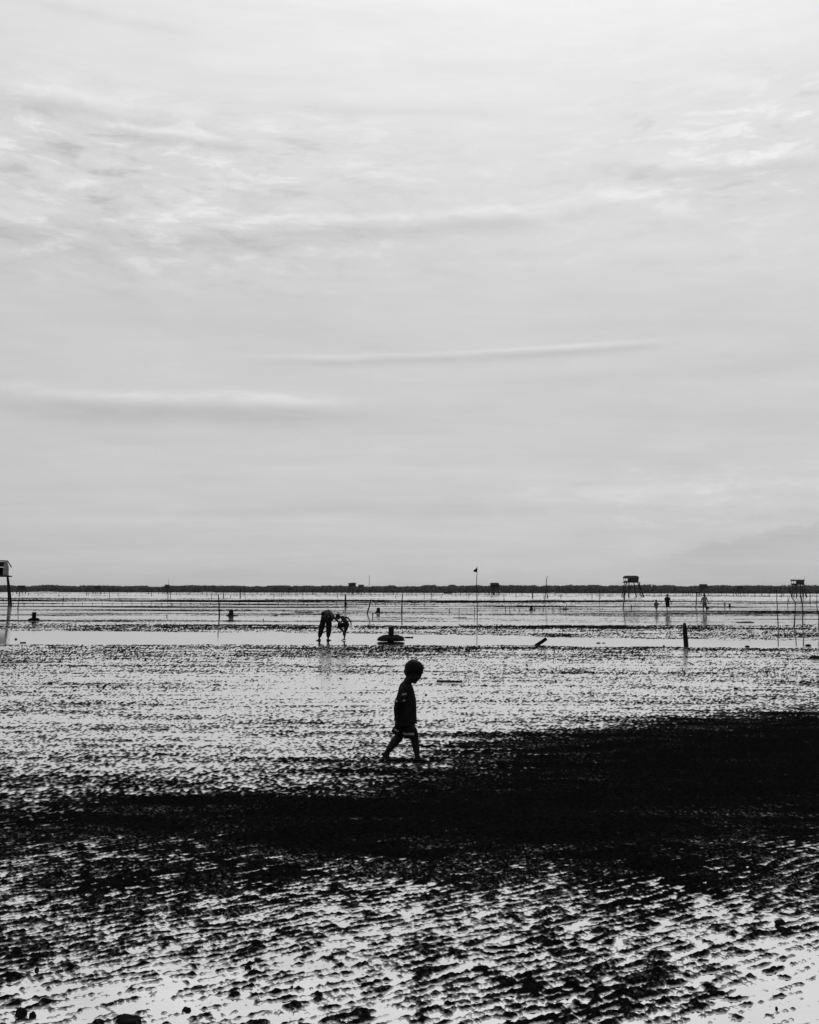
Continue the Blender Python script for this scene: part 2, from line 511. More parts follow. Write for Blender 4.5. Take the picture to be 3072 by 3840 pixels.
def build_ground():
    y0_, y1_ = 3.3, 1500.0
    NR, NC = 1000, 1010
    inv = np.linspace(1 / y0_, 1 / 60.0, int(NR * 0.9))
    Yr = np.concatenate([np.linspace(-8, y0_ - 0.1, 24), 1 / inv, 1 / np.linspace(1 / 60.0, 1 / y1_, NR - int(NR * 0.9) + 60)[1:]])
    tt = np.concatenate([-np.geomspace(6, 0.505, 40)[:-1], np.linspace(-0.50, 0.50, NC), np.geomspace(0.505, 6, 40)[1:]])
    Yg, Tg = np.meshgrid(Yr, tt, indexing='ij')
    Xg = Tg * np.maximum(Yg, y0_)
    Z = height(Xg, Yg).astype(np.float32)
    nr, nc = Yg.shape
    co = np.stack([Xg, Yg, Z], -1).reshape(-1, 3).astype(np.float32)
    i = np.arange(nr - 1)[:, None] * nc + np.arange(nc - 1)[None, :]
    q = np.stack([i, i + 1, i + nc + 1, i + nc], -1).reshape(-1, 4).astype(np.int32)
    me = bpy.data.meshes.new('mudflat')
    me.vertices.add(len(co))
    me.vertices.foreach_set('co', co.ravel())
    me.loops.add(q.size)
    me.loops.foreach_set('vertex_index', q.ravel())
    me.polygons.add(len(q))
    me.polygons.foreach_set('loop_start', np.arange(0, q.size, 4, dtype=np.int32))
    me.polygons.foreach_set('loop_total', np.full(len(q), 4, dtype=np.int32))
    me.polygons.foreach_set('use_smooth', np.ones(len(q), dtype=bool))
    me.update()
    o = link('mudflat', me, M_MUD)
    tag(o, 'dark wet rippled mud of the tidal flat', kind='structure')


build_ground()


def gz(x, y):
    return float(height(np.array([[x]], dtype=np.float64), np.array([[y]], dtype=np.float64))[0, 0])


bm = bmesh.new()
vsq = [bm.verts.new(p) for p in ((-9000, -8, 0), (9000, -8, 0), (9000, 1480, 0), (-9000, 1480, 0))]
bm.faces.new(vsq)
o = from_bm('shallow_water', bm, M_WATER)
tag(o, 'thin sheet of shallow water lying on the mudflat', kind='structure')
# far land that carries the forest to the horizon
bm = bmesh.new()
for a, b in ((-9000, 9000),):
    v = [bm.verts.new(p) for p in ((a, 880, 0.02), (b, 880, 0.02), (b, 9000, 0.5), (a, 9000, 0.5))]
    bm.faces.new(v)
o = from_bm('far_shore', bm, M_DRYMUD)
tag(o, 'low dark far shore under the forest', kind='structure')


def build_forest():
    r = np.random.default_rng(5)
    n = 150000
    x = r.uniform(-760, 760, n)
    u = r.uniform(0, 1, n)
    y = 888 + u * 36
    xx = x[:, None]
    zz_ = np.zeros_like(xx)
    top = 5.3 + 0.35 * vn(xx / 90, zz_, 31) + 0.5 * vn(xx / 22, zz_, 32) + 0.8 * vn(xx / 6, zz_ + 3, 33) + 1.6 * np.maximum(0, vn(xx / 3.1, zz_, 34) - 0.45) + 0.7 * sm(60, 260, xx) + 0.5 * sm(-50, 40, xx)
    top = top[:, 0]
    z = top * r.uniform(0.0, 1, n) ** 0.8
    s = r.uniform(0.5, 1.15, n)
    c = np.stack([x, y, z], -1)
    a = r.normal(size=(n, 3)); a /= np.linalg.norm(a, axis=1)[:, None]
    b = r.normal(size=(n, 3)); b -= a * (a * b).sum(1)[:, None]; b /= np.linalg.norm(b, axis=1)[:, None]
    co = np.empty((n, 3, 3))
    for k in range(3):
        th = 2 * math.pi * k / 3
        co[:, k] = c + (a * math.cos(th) + b * math.sin(th)) * s[:, None]
    me = bpy.data.meshes.new('mangrove_forest')
    me.vertices.add(n * 3)
    me.vertices.foreach_set('co', co.astype(np.float32).ravel())
    me.loops.add(n * 3)
    me.loops.foreach_set('vertex_index', np.arange(n * 3, dtype=np.int32))
    me.polygons.add(n)
    me.polygons.foreach_set('loop_start', np.arange(0, n * 3, 3, dtype=np.int32))
    me.polygons.foreach_set('loop_total', np.full(n, 3, dtype=np.int32))
    me.update()
    o = link('mangrove_forest', me, M_FOREST)
    tag(o, 'far dark band of mangrove forest along the whole horizon', 'forest', kind='stuff')


build_forest()
for x0, x1 in ((110, 228), (755, 808), (2060, 2086)):
    A, B = dp(x0, 2217, 872), dp(x1, 2217, 872)
    bm = bmesh.new()
    n = 12
    prev = None
    for i in range(n + 1):
        t = i / n
        h = 0.55 * math.sin(math.pi * (0.08 + 0.84 * t)) * (1 + 0.2 * mnoise.noise(Vector((x0 + t * 7, 0, 0))))
        x = A.x + (B.x - A.x) * t
        ring = [bm.verts.new((x, 866, -0.05)), bm.verts.new((x, 871, h)), bm.verts.new((x, 878, -0.05))]
        if prev:
            for k in range(2):
                bm.faces.new((prev[k], ring[k], ring[k + 1], prev[k + 1]))
        prev = ring
    tag(from_bm('sand_bar', bm, M_SAND), 'pale low sand bar below the forest edge', kind='structure')


# ------------------------------------------------------------------ stakes, poles, stumps
def stake_mesh(path, widths, D, seg=7, ragged=True, sub=3):
    """path: photo pixels from top to bottom, widths in px, all at depth D -> bmesh in world metres about the foot"""
    k = D / F
    P = [dp(x, y, D) for x, y in path]
    foot = P[-1].copy()
    foot.z = 0
    pts, rad = [], []
    for i in range(len(P) - 1):
        for s in range(sub):
            t = s / sub
            p = P[i].lerp(P[i + 1], t)
            w = widths[i] + (widths[i + 1] - widths[i]) * t
            j = 0.12 * w * k
            pts.append(p - foot + Vector((rng.uniform(-j, j), rng.uniform(-j, j), 0)))
            rad.append(w * k / 2 * rng.uniform(0.9, 1.1))
    pts.append(P[-1] - foot)
    rad.append(widths[-1] * k / 2)
    last = pts[-1].copy()
    last.z = -0.15 if last.z > -0.1 else last.z - 0.1
    pts.append(last)
    rad.append(rad[-1])
    return pts, rad, foot


def depth_at(px, py):
    return gp(px, py).y


def stake(path, widths, label, cat='stake', group=None, name='wooden_stake', m_=None, D=None, extra=(), seg=7):
    D = D or depth_at(*path[-1])
    pts, rad, foot = stake_mesh(path, widths, D)
    bm = bmesh.new()
    sweep(bm, pts, rad, seg, wob=0.25, seed=rng.uniform(0, 50))
    if not extra:
        o = from_bm(name, bm, m_ or M_WOOD, None, foot, True)
        return tag(o, label, cat, group)
    root = empty(name, foot, label, cat, group)
    from_bm('stem', bm, m_ or M_WOOD, root, None, True)
    for pth, wd in extra:
        P = [dp(x, y, D) - foot for x, y in pth]
        bm = bmesh.new()
        sweep(bm, P, [w * D / F / 2 for w in wd], 6, wob=0.2)
        from_bm('branch', bm, m_ or M_WOOD, root, None, True)
    return root


# far thin stakes, one by one: x, top y, foot y, width
FAR = [(48, 2225, 2233), (107, 2221, 2231), (146, 2225, 2235), (221, 2227, 2237), (239, 2236, 2254), (295, 2239, 2254),
       (283, 2249, 2256), (325, 2220, 2233), (331, 2222, 2233), (443, 2225, 2236), (556, 2219, 2228), (569, 2219, 2235), (595, 2210, 2229),
       (610, 2218, 2227), (477, 2221, 2228), (92, 2260, 2267), (113, 2249, 2256), (662, 2221, 2231), (759, 2219, 2228),
       (776, 2222, 2235), (793, 2222, 2246), (865, 2232, 2242), (888, 2223, 2234), (938, 2215, 2226), (966, 2214, 2227),
       (991, 2220, 2231), (1027, 2226, 2242), (1056, 2224, 2236), (1063, 2220, 2230), (1172, 2224, 2231), (1140, 2250, 2268),
       (717, 2242, 2250), (1222, 2220, 2228), (1236, 2223, 2233), (1266, 2231, 2243), (1280, 2212, 2228), (1440, 2223, 2235),
       (1484, 2230, 2243), (1531, 2223, 2231), (1563, 2211, 2236), (1592, 2207, 2245), (1616, 2220, 2249), (1621, 2226, 2241),
       (1655, 2232, 2244), (1542, 2219, 2228), (1710, 2223, 2235), (1758, 2227, 2243), (1818, 2245, 2256), (1845, 2230, 2243),
       (1890, 2228, 2250), (1911, 2222, 2231), (1935, 2227, 2241), (1958, 2218, 2231), (2027, 2245, 2258), (2040, 2231, 2245),
       (2104, 2228, 2244), (2082, 2223, 2232), (2220, 2226, 2248), (2252, 2222, 2245), (2205, 2223, 2231), (2069, 2248, 2257),
       (2707, 2225, 2233), (2762, 2227, 2236), (2794, 2227, 2239), (2830, 2226, 2240), (2931, 2223, 2240), (2936, 2226, 2237),
       (2857, 2226, 2235), (2693, 2268, 2279), (2199, 2270, 2276), (2575, 2205, 2233), (2582, 2209, 2231), (2598, 2210, 2233)]
LAND = ((10, 'gabled hut'), (80, 'low wide hut on splayed legs'), (365, 'ragged hut with the crumpled roof'), (626, 'flat hut with a mast'), (870, 'pair of dark posts'),
        (1085, 'faint hut on spindly legs'), (1325, 'peaked hut'), (1510, 'tall dark post'), (1680, 'moored boat'), (1790, 'flag pole'), (1854, 'blocky hut on a thick leg'),
        (2045, 'tall pole with a bent tip'), (2248, 'lone tall pole'), (2373, 'large porch hut'), (2600, 'hut with a hung shelf'), (2735, 'stump with a long tail'), (2780, 'faint hut against the forest'), (2960, 'crooked bent branch'))
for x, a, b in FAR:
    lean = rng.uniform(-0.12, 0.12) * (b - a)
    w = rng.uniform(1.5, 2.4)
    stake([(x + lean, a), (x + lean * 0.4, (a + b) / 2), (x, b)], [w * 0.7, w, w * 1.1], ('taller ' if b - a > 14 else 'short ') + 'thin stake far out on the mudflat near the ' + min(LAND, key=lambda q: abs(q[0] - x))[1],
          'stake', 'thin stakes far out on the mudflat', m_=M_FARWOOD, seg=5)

# taller thin poles
for path, wd, lab in (
        ([(411, 2198), (411, 2246)], [1.6, 2.2], 'tall thin pole standing beside the ragged stilt hut'),
        ([(631, 2205), (630, 2255)], [2, 2.6], 'straight pole standing before the flat hut with a mast'),
        ([(642, 2222), (637, 2252)], [1.8, 2.4], 'short leaning pole next to the straight pole before the masted hut'),
        ([(73, 2222), (70, 2255), (67, 2285)], [1.8, 2.6, 4], 'thin leaning pole beside the slanting leg of the gabled hut'),
        ([(917, 2196), (917, 2231)], [1.6, 2], 'tall thin pole against the forest just past the two thick posts'),
        ([(920, 2212), (920, 2250)], [1.2, 1.6], 'very thin rod between the two thick posts and the rail fence'),
        ([(1110, 2196), (1110, 2232)], [1.4, 1.8], 'tall thin pole beside the faint hut on spindly legs'),
        ([(1133, 2210), (1137, 2247)], [1.4, 1.8], 'leaning rod between the faint spindly hut and the bending man'),
        ([(1476, 2213), (1475, 2230)], [2.2, 3.0], 'dark pole before a pale patch in the forest'),
        ([(1749, 2200), (1749, 2230)], [1.6, 2], 'tall thin pole near the foot of the flag in front of the forest'),
        ([(2055, 2160), (2050, 2172), (2048, 2200), (2043, 2258)], [1.5, 2.2, 3, 3.2], 'tall pole with a bent tip beside two tapering posts'),
        ([(2248, 2203), (2248, 2258)], [1.6, 2.4], 'lone tall thin pole on the flat before the porch hut'),
        ([(2345, 2215), (2341, 2250), (2337, 2284)], [3, 4, 4.6], 'slanting pole standing in front of the large porch hut'),
        ([(3039, 2218), (3038, 2264)], [2, 3], 'thin pole just beyond the forked branches'),
        ([(1385, 2157), (1385, 2226)], [1.4, 2.2], 'very tall mast rising above the forest by the pair of huts')):
    stake(path, wd, lab, 'pole', None, 'wooden_pole')

# posts one can tell apart
for path, wd, lab in (
        ([(820, 2229), (821, 2270), (823, 2310)], [3.4, 4.6, 6], 'tall slim post standing beside the flared stump'),
        ([(838, 2218), (838, 2243)], [2.4, 4.2], 'short dark post left of its thicker twin by the far rail fence'),
        ([(901, 2213), (901, 2243)], [3.2, 4.4], 'thicker dark post of a pair by the far rail fence'),
        ([(1296, 2228), (1296, 2250), (1295, 2275)], [5, 6.5, 7.5], 'thick blunt post standing above the bending man and child'),
        ([(1392, 2245), (1386, 2270), (1377, 2301)], [2.4, 5, 5.6], 'strongly leaning tapered post beside the small dark stump'),
        ([(1397, 2298), (1398, 2314)], [4.6, 4.4], 'stubby post just before the small dark stump'),
        ([(1510, 2225), (1508, 2262), (1506, 2299)], [3.2, 4.8, 5.4], 'tall dark post between the small stump and the flag pole'),
        ([(1685, 2285), (1686, 2297)], [3, 3.4], 'stubby stake with a rounded middle near the flag pole'),
        ([(1722, 2281), (1722, 2305)], [2, 2.6], 'slim short stake before the flag pole'),
        ([(1780, 2271), (1780, 2303)], [1.8, 2.8], 'short stake standing close against the flag pole'),
        ([(2003, 2205), (1998, 2225), (1997, 2244)], [1.6, 4, 5], 'sharply pointed leaning post beside the tall bent pole'),
        ([(2051, 2216), (2053, 2230), (2054, 2244)], [1.4, 3.6, 4], 'pointed upright post behind the tall bent pole'),
        ([(2370, 2268), (2367, 2284)], [3, 3.6], 'short leaning peg beside the slanting pole of the porch hut'),
        ([(2719, 2259), (2719, 2278)], [4, 4.6], 'square post standing next to the low mound stump'),
        ([(626, 2305), (626, 2312)], [2.8, 3], 'tiny peg on the mud before the flat hut with a mast'),
        ([(987, 2318), (988, 2327)], [2.4, 3], 'tiny peg sticking up between the flared stump and the bending man'),
        ([(2613, 2217), (2613, 2250), (2610, 2280)], [2.6, 3, 3.8], 'crooked pole standing beside the woman in the pale top')):
    stake(path, wd, lab, 'post', None, 'wooden_post')

# the row of pegs beside the stump
for x, a, b, w, lab in ((1896, 2274, 2292, 2.6, 'outermost slim peg of the row leading to the block stump'), (1912, 2273, 2292, 3.2, 'peg standing close beside the outermost peg of the row'),
                        (1949, 2284, 2292, 2.4, 'lowest tiny peg in the row beside the block stump'), (2005, 2273, 2289, 2.6, 'peg standing tight against the block stump'),
                        (2037, 2275, 2290, 3.6, 'thick peg next after the one against the block stump'), (2074, 2274, 2291, 2.6, 'peg midway between the block stump and the split stump'),
                        (2101, 2272, 2289, 3.2, 'tall peg right beside the split stump')):
    stake([(x - 0.5, a), (x + 0.5, b)], [w * 0.8, w], lab, 'peg', 'pegs in the row around the block stump', 'wooden_peg')

# branches stuck in the mud by the creek
stake([(2912, 2210), (2915, 2270), (2917, 2320), (2919, 2355)], [2, 3, 3.6, 4.2], 'straight slim pole standing next to the crooked branches', 'pole', None, 'wooden_pole')
stake([(2959, 2197), (2965, 2222), (2970, 2240), (2983, 2258), (2983, 2290), (2981, 2325), (2979, 2350)], [1.6, 3, 3, 3.6, 3.4, 4, 6.5],
      'crooked bent branch planted upright in the mud', 'branch', None, 'crooked_branch')
stake([(3003, 2212), (3004, 2240), (3010, 2280), (3011, 2310), (3011, 2350)], [1.6, 2, 3.4, 4, 4.6], 'forked branch with three thin prongs planted in the mud', 'branch', None,
      'forked_branch', extra=(([(3009, 2215), (3007, 2245), (3010, 2279)], [1.4, 2, 2.6]), ([(3016, 2214), (3013, 2245), (3010.5, 2282)], [1.2, 1.8, 2.4]), ([(3015, 2300), (3011, 2312)], [1.2, 2.4])))
stake([(3064, 2226), (3064, 2270), (3066, 2298), (3071, 2312), (3072, 2358)], [2, 3, 3.4, 4, 4.4], 'tall kinked branch planted past the forked one', 'branch', None, 'kinked_branch')
stake([(2955, 2238), (2956, 2252), (2954, 2277)], [1.6, 2.2, 2.8], 'small forked stick behind the crooked bent branch', 'stick', None, 'forked_stick',
      extra=(([(2963, 2238), (2959, 2248), (2956, 2256)], [1.2, 1.6, 2]),))
stake([(2605, 2193), (2609, 2206), (2613, 2219), (2612, 2236)], [1.6, 2, 2.2, 2.4], 'thin slanting rod crossing the crooked pole by the woman', 'rod', None, 'slanting_rod')


# the thick post and the leaning log in the creek
def thick_post():
    D = depth_at(2574, 2424)
    foot = dp(2574, 2424, D); foot.z = 0
    k = D / F
    bm = bmesh.new()
    prof = [(2567.5, 2336, 9), (2568, 2341, 11), (2568, 2347, 12), (2568, 2352, 16), (2569, 2362, 17), (2570.5, 2385, 17.5), (2572.5, 2405, 17.5), (2574, 2424, 18.5), (2574.2, 2436, 19)]
    pts, rad = [], []
    for x, y, w in prof:
        p = dp(x, y, D) - foot
        pts.append(p); rad.append((w * k / 2, w * k / 2 * 0.8))
    sweep(bm, pts, rad, 10, wob=0.16, seed=4)
    o = from_bm('thick_post', bm, M_WOOD, None, foot, True)
    tag(o, 'thick weathered post with a notched top at the edge of the creek', 'post')


thick_post()


def leaning_log():
    D = depth_at(2014, 2419)
    A, B = dp(2006, 2424, D), dp(2055, 2392, D - 0.25)
    foot = Vector((A.x, A.y, 0))
    bm = bmesh.new()
    t = (B - A).normalized()
    pts = [A - foot - t * 0.12 + (B - A) * s for s in (0, 0.2, 0.4, 0.6, 0.8, 1.08)]
    r = 8 * D / F
    sweep(bm, pts, [(r, r * 0.8)] * 6, 8, wob=0.18, seed=9)
    o = from_bm('leaning_log', bm, M_WOOD, None, foot, False)
    tag(o, 'broken log leaning steeply out of the creek', 'log')


leaning_log()


def lump(name, c, r, label, cat, m_=None, group=None, seed=0.0, amp=0.35, parent=None, freq=1.6, u=18, v=10, rz=0.0):
    bm = bmesh.new()
    ell(bm, (0, 0, 0), (1, 1, 1), None, u, v)
    for q in bm.verts:
        n = mnoise.fractal(q.co * freq + Vector((seed, seed * 1.7, 3)), 1.0, 2.0, 4)
        q.co = q.co * (1 + amp * n)
        q.co = Vector((q.co.x * r[0], q.co.y * r[1], q.co.z * r[2]))
    o = from_bm(name, bm, m_ or M_CLOD, parent, c, True)
    o.rotation_euler = (0, 0, rz)
    if label:
        tag(o, label, cat, group)
    return o


def mound_post(px, py, k_base, label, top, bw_, bh, pw, base_w_off=0.0, name='stump_on_mound', gap=0.0, seed=1.0, flare=False):
    """post standing in a crusted mound; pixel sizes at the foot's depth"""
    D = depth_at(px, py)
    k = D / F
    foot = dp(px, py, D); foot.z = 0
    root = empty(name, foot, label, 'stump')
    # mound: a shallow crusted dome
    bm = bmesh.new()
    U, Vn = 40, 9
    rings = []
    for i in range(Vn + 1):
        t = i / Vn
        ring = []
        for a in range(U):
            th = 2 * math.pi * a / U
            rr = math.cos(t * math.pi / 2) ** 0.85 if t < 1 else 0.02
            n = 1 + 0.16 * mnoise.fractal(Vector((math.cos(th) * 2.2 + seed, math.sin(th) * 2.2, t * 3)), 1, 2, 4)
            nz = 1 + 0.22 * mnoise.fractal(Vector((math.cos(th) * 3 + seed, math.sin(th) * 3, t * 4 + 7)), 1, 2, 4)
            ring.append(bm.verts.new((base_w_off * k + rr * n * bw_ / 2 * k * math.cos(th), rr * n * bw_ / 2 * k * 0.8 * math.sin(th), gap + math.sin(t * math.pi / 2) * bh * k * nz)))
        rings.append(ring)
    under = [bm.verts.new((base_w_off * k + (q.co.x - base_w_off * k) * 0.86, q.co.y * 0.86, gap - (0.02 if gap else 0.12))) for q in rings[0]]
    rings.insert(0, under)
    for i in range(len(rings) - 1):
        for a in range(U):
            b = (a + 1) % U
            bm.faces.new((rings[i][a], rings[i][b], rings[i + 1][b], rings[i + 1][a]))
    bm.faces.new(under[::-1]); bm.faces.new(rings[-1])
    from_bm('crusted_mound', bm, M_CLOD, root, None, True)
    bm = bmesh.new()
    H = (py - top) * k
    ww = pw * k / 2
    pts = [(0, 0, -0.15), (0, 0, bh * k * 0.5), (0.01 * H, 0, H * 0.7), (0.02 * H, 0, H * 0.97), (0.02 * H, 0, H)]
    sweep(bm, pts, [ww * 1.08, ww * 1.03, ww, ww * 1.0, ww * 0.9], 12, wob=0.12, seed=seed)
    from_bm('post', bm, M_WOOD, root, None, False)
    return root


mound_post(1466, 2406, 0, 'broad post rising from a wide crusted mound in the creek', 2351, 104, 21, 21, gap=0.04, seed=2.2, name='mooring_stump')
mound_post(127, 2327, 0, 'squat post on a flat crusted mound before the gabled hut', 2296, 45, 10, 15, seed=5.1, name='mooring_stump')
mound_post(2737, 2278, 0, 'little stump on a low mound with a long tail beside the square post', 2264, 34, 4, 7, base_w_off=4, seed=8.3, name='mooring_stump')


def tree_stump(px, py, top, w, flare, label, seed):
    D = depth_at(px, py)
    k = D / F
    foot = dp(px, py, D); foot.z = 0
    H = (py - top) * k
    root = empty('tree_stump', foot, label, 'stump')
    bm = bmesh.new()
    U = 16
    rings = []
    for i, (t, f) in enumerate(((-0.1, 1.5), (0.02, 1.35), (0.2, 1.12), (0.5, 1.0), (0.85, 0.95), (0.97, 0.85), (1.0, 0.6))):
        ring = []
        for a in range(U):
            th = 2 * math.pi * a / U
            fl = 1 + (flare / w) * 1.6 * max(0, -math.cos(th)) * max(0, 1 - max(t, 0) * 1.5) ** 2
            n = 1 + 0.15 * mnoise.noise(Vector((math.cos(th) * 1.6 + seed, math.sin(th) * 1.6, t * 2)))
            ring.append(bm.verts.new((f * fl * n * w / 2 * k * math.cos(th), f * n * w / 2 * k * 0.8 * math.sin(th), t * H + (0.06 * H * mnoise.noise(Vector((math.cos(th) * 2, math.sin(th) * 2, seed))) if t > 0.9 else 0))))
        rings.append(ring)
    for i in range(len(rings) - 1):
        for a in range(U):
            b = (a + 1) % U
            bm.faces.new((rings[i][a], rings[i][b], rings[i + 1][b], rings[i + 1][a]))
    bm.faces.new(rings[-1])
    from_bm('stump', bm, M_WOOD, root, None, True)
    # shelf of mud and roots at its foot
    for sx, ln in ((1, w * 1.5), (-1, w * 0.9)):
        bm = bmesh.new()
        sweep(bm, [(sx * w * 0.3 * k, 0, 0.02), (sx * (w * 0.3 + ln * 0.6) * k, -0.05, 0.03), (sx * (w * 0.3 + ln) * k, -0.1, -0.02)], [(0.12, 0.05), (0.09, 0.035), (0.02, 0.01)], 7)
        from_bm('root', bm, M_WOOD, root, None, True)
    return root


tree_stump(867, 2309, 2287, 17, 8, 'stout stump flared to one side at its foot', 3.0)
tree_stump(1419, 2299, 2279, 13, 5, 'small dark stump beside the strongly leaning post', 6.0)
tree_stump(1993, 2288, 2271, 10, 2, 'block stump standing among the row of pegs', 9.0)


def split_stump():
    D = depth_at(2120, 2287)
    foot = dp(2120, 2287, D); foot.z = 0
    root = empty('split_stump', foot, 'split stump with two jagged spikes at the end of the pegs', 'stump')
    k = D / F
    for pth, wd in (([(2113, 2272), (2115, 2280), (2116, 2288)], [1, 3, 6]), ([(2126, 2265), (2123, 2277), (2121, 2288)], [1.6, 3, 5])):
        P = [dp(x, y, D) - foot for x, y in pth]
        bm = bmesh.new()
        P.append(P[-1] + Vector((0, 0, -0.1)))
        sweep(bm, P, [w * k / 2 for w in wd] + [wd[-1] * k / 2], 7, wob=0.2)
        from_bm('spike', bm, M_WOOD, root, None, True)
    lump('mud_foot', (0, 0, 0), (16 * k, 0.3, 0.06), None, None, parent=root, seed=2)


split_stump()


# ------------------------------------------------------------------ the flag
def flag_pole():
    D = depth_at(1790, 2293)
    pts, rad, foot = stake_mesh([(1790, 2125), (1788.5, 2160), (1788, 2200), (1789.5, 2250), (1790, 2293)], [2, 2.4, 2.8, 3.2, 3.8], D)
    root = empty('flag_pole', foot, 'tall thin pole with a ragged dark flag at its tip', 'flag')
    bm = bmesh.new()
    sweep(bm, pts, rad, 7)
    from_bm('pole', bm, M_WOOD, root, None, True)
    bm = bmesh.new()
    g = {}
    nx, ny = 9, 6
    for i in range(nx + 1):
        for j in range(ny + 1):
            u, v = i / nx, j / ny
            x = 1789.5 - 13.5 * u
            y = 2129 + 9.5 * u + v * (17.5 - 12 * u) + (rng.uniform(-1, 1.5) if u > 0.85 else 0)
            p = dp(x, y, D) - foot
            p.y += 0.05 * math.sin(u * 6 + v * 2)
            g[i, j] = bm.verts.new(p)
    for i in range(nx):
        for j in range(ny):
            bm.faces.new((g[i, j], g[i + 1, j], g[i + 1, j + 1], g[i, j + 1]))
    fo = from_bm('flag', bm, M_FLAG, root, None, True)
    md = fo.modifiers.new('cloth', 'SOLIDIFY'); md.thickness = 0.008


flag_pole()


# ------------------------------------------------------------------ rail fences of the shellfish plots
def fence(xs, ytop, ybot, yrail, label, wpost=2.2, wrail=1.2, jit=1.5, D=None):
    D = D or depth_at(1536, ybot)
    k = D / F
    xm = (xs[0] + xs[-1]) / 2
    foot = dp(xm, ybot, D); foot.z = 0
    root = empty('rail_fence', foot, label, 'fence')
    pts = []
    for x in xs:
        tx = x + rng.uniform(-1, 1)
        A, B = dp(tx, ytop + rng.uniform(-jit, jit), D) - foot, dp(x, ybot, D) - foot
        B.z = -0.1
        A.z = max(A.z, 0.12)
        bm = bmesh.new()
        w = wpost * rng.uniform(0.8, 1.2) * k / 2
        sweep(bm, [A, A.lerp(B, 0.5), B], [w * 0.85, w, w], 5)
        from_bm('post', bm, M_FARWOOD, root)
        pts.append(A.lerp(B, 0.0))
    if yrail:
        for i in range(len(xs) - 1):
            z = (dp(xs[i], yrail, D) - foot)
            z2 = (dp(xs[i + 1], yrail, D) - foot)
            bm = bmesh.new()
            zr = max(0.08, (ybot - yrail) * k)
            sweep(bm, [(z.x, z.y - 0.03, zr), ((z.x + z2.x) / 2, z.y - 0.03, zr - 0.02), (z2.x, z2.y - 0.03, zr)], wrail * k / 2, 4)
            from_bm('rail', bm, M_FARWOOD, root)
    return root


fence([-60 + 37 * i for i in range(18)] + [606 + 36.5 * i for i in range(29)], 2258, 2269, 2263.5, 'long low rail fence across the flat beyond the flared stump', 1.9, 1.5, D=131)
fence([640 + 34 * i for i in range(38)], 2224, 2234, 2230, 'low rail fence in front of the row of far huts', 1.5, 1.3)
fence([300 + 46 * i for i in range(36)], 2219, 2227, 2221, 'faint low rail fence at the edge of the far shore', 1.0, 1.0)
fence([2400 + 27 * i for i in range(25)], 2224, 2234, 2232.5, 'rail fence of closely set posts behind the walking people', 1.5, 1.6)
fence([1950 + 44 * i for i in range(11)], 2221, 2229, 2223, 'faint rail fence between the bent pole and the porch hut', 1.0, 1.0)
fence([15 + 19 * i + (i * i % 7) for i in range(26)], 2249, 2256, None, 'line of low crooked stakes along the dark bank near the gabled hut', 2.2, 1.2)
fence([1000 + 21 * i for i in range(22)], 2249, 2256, 2251, 'low dense stake fence along the dark bank past the thick post', 2.0, 3.0)


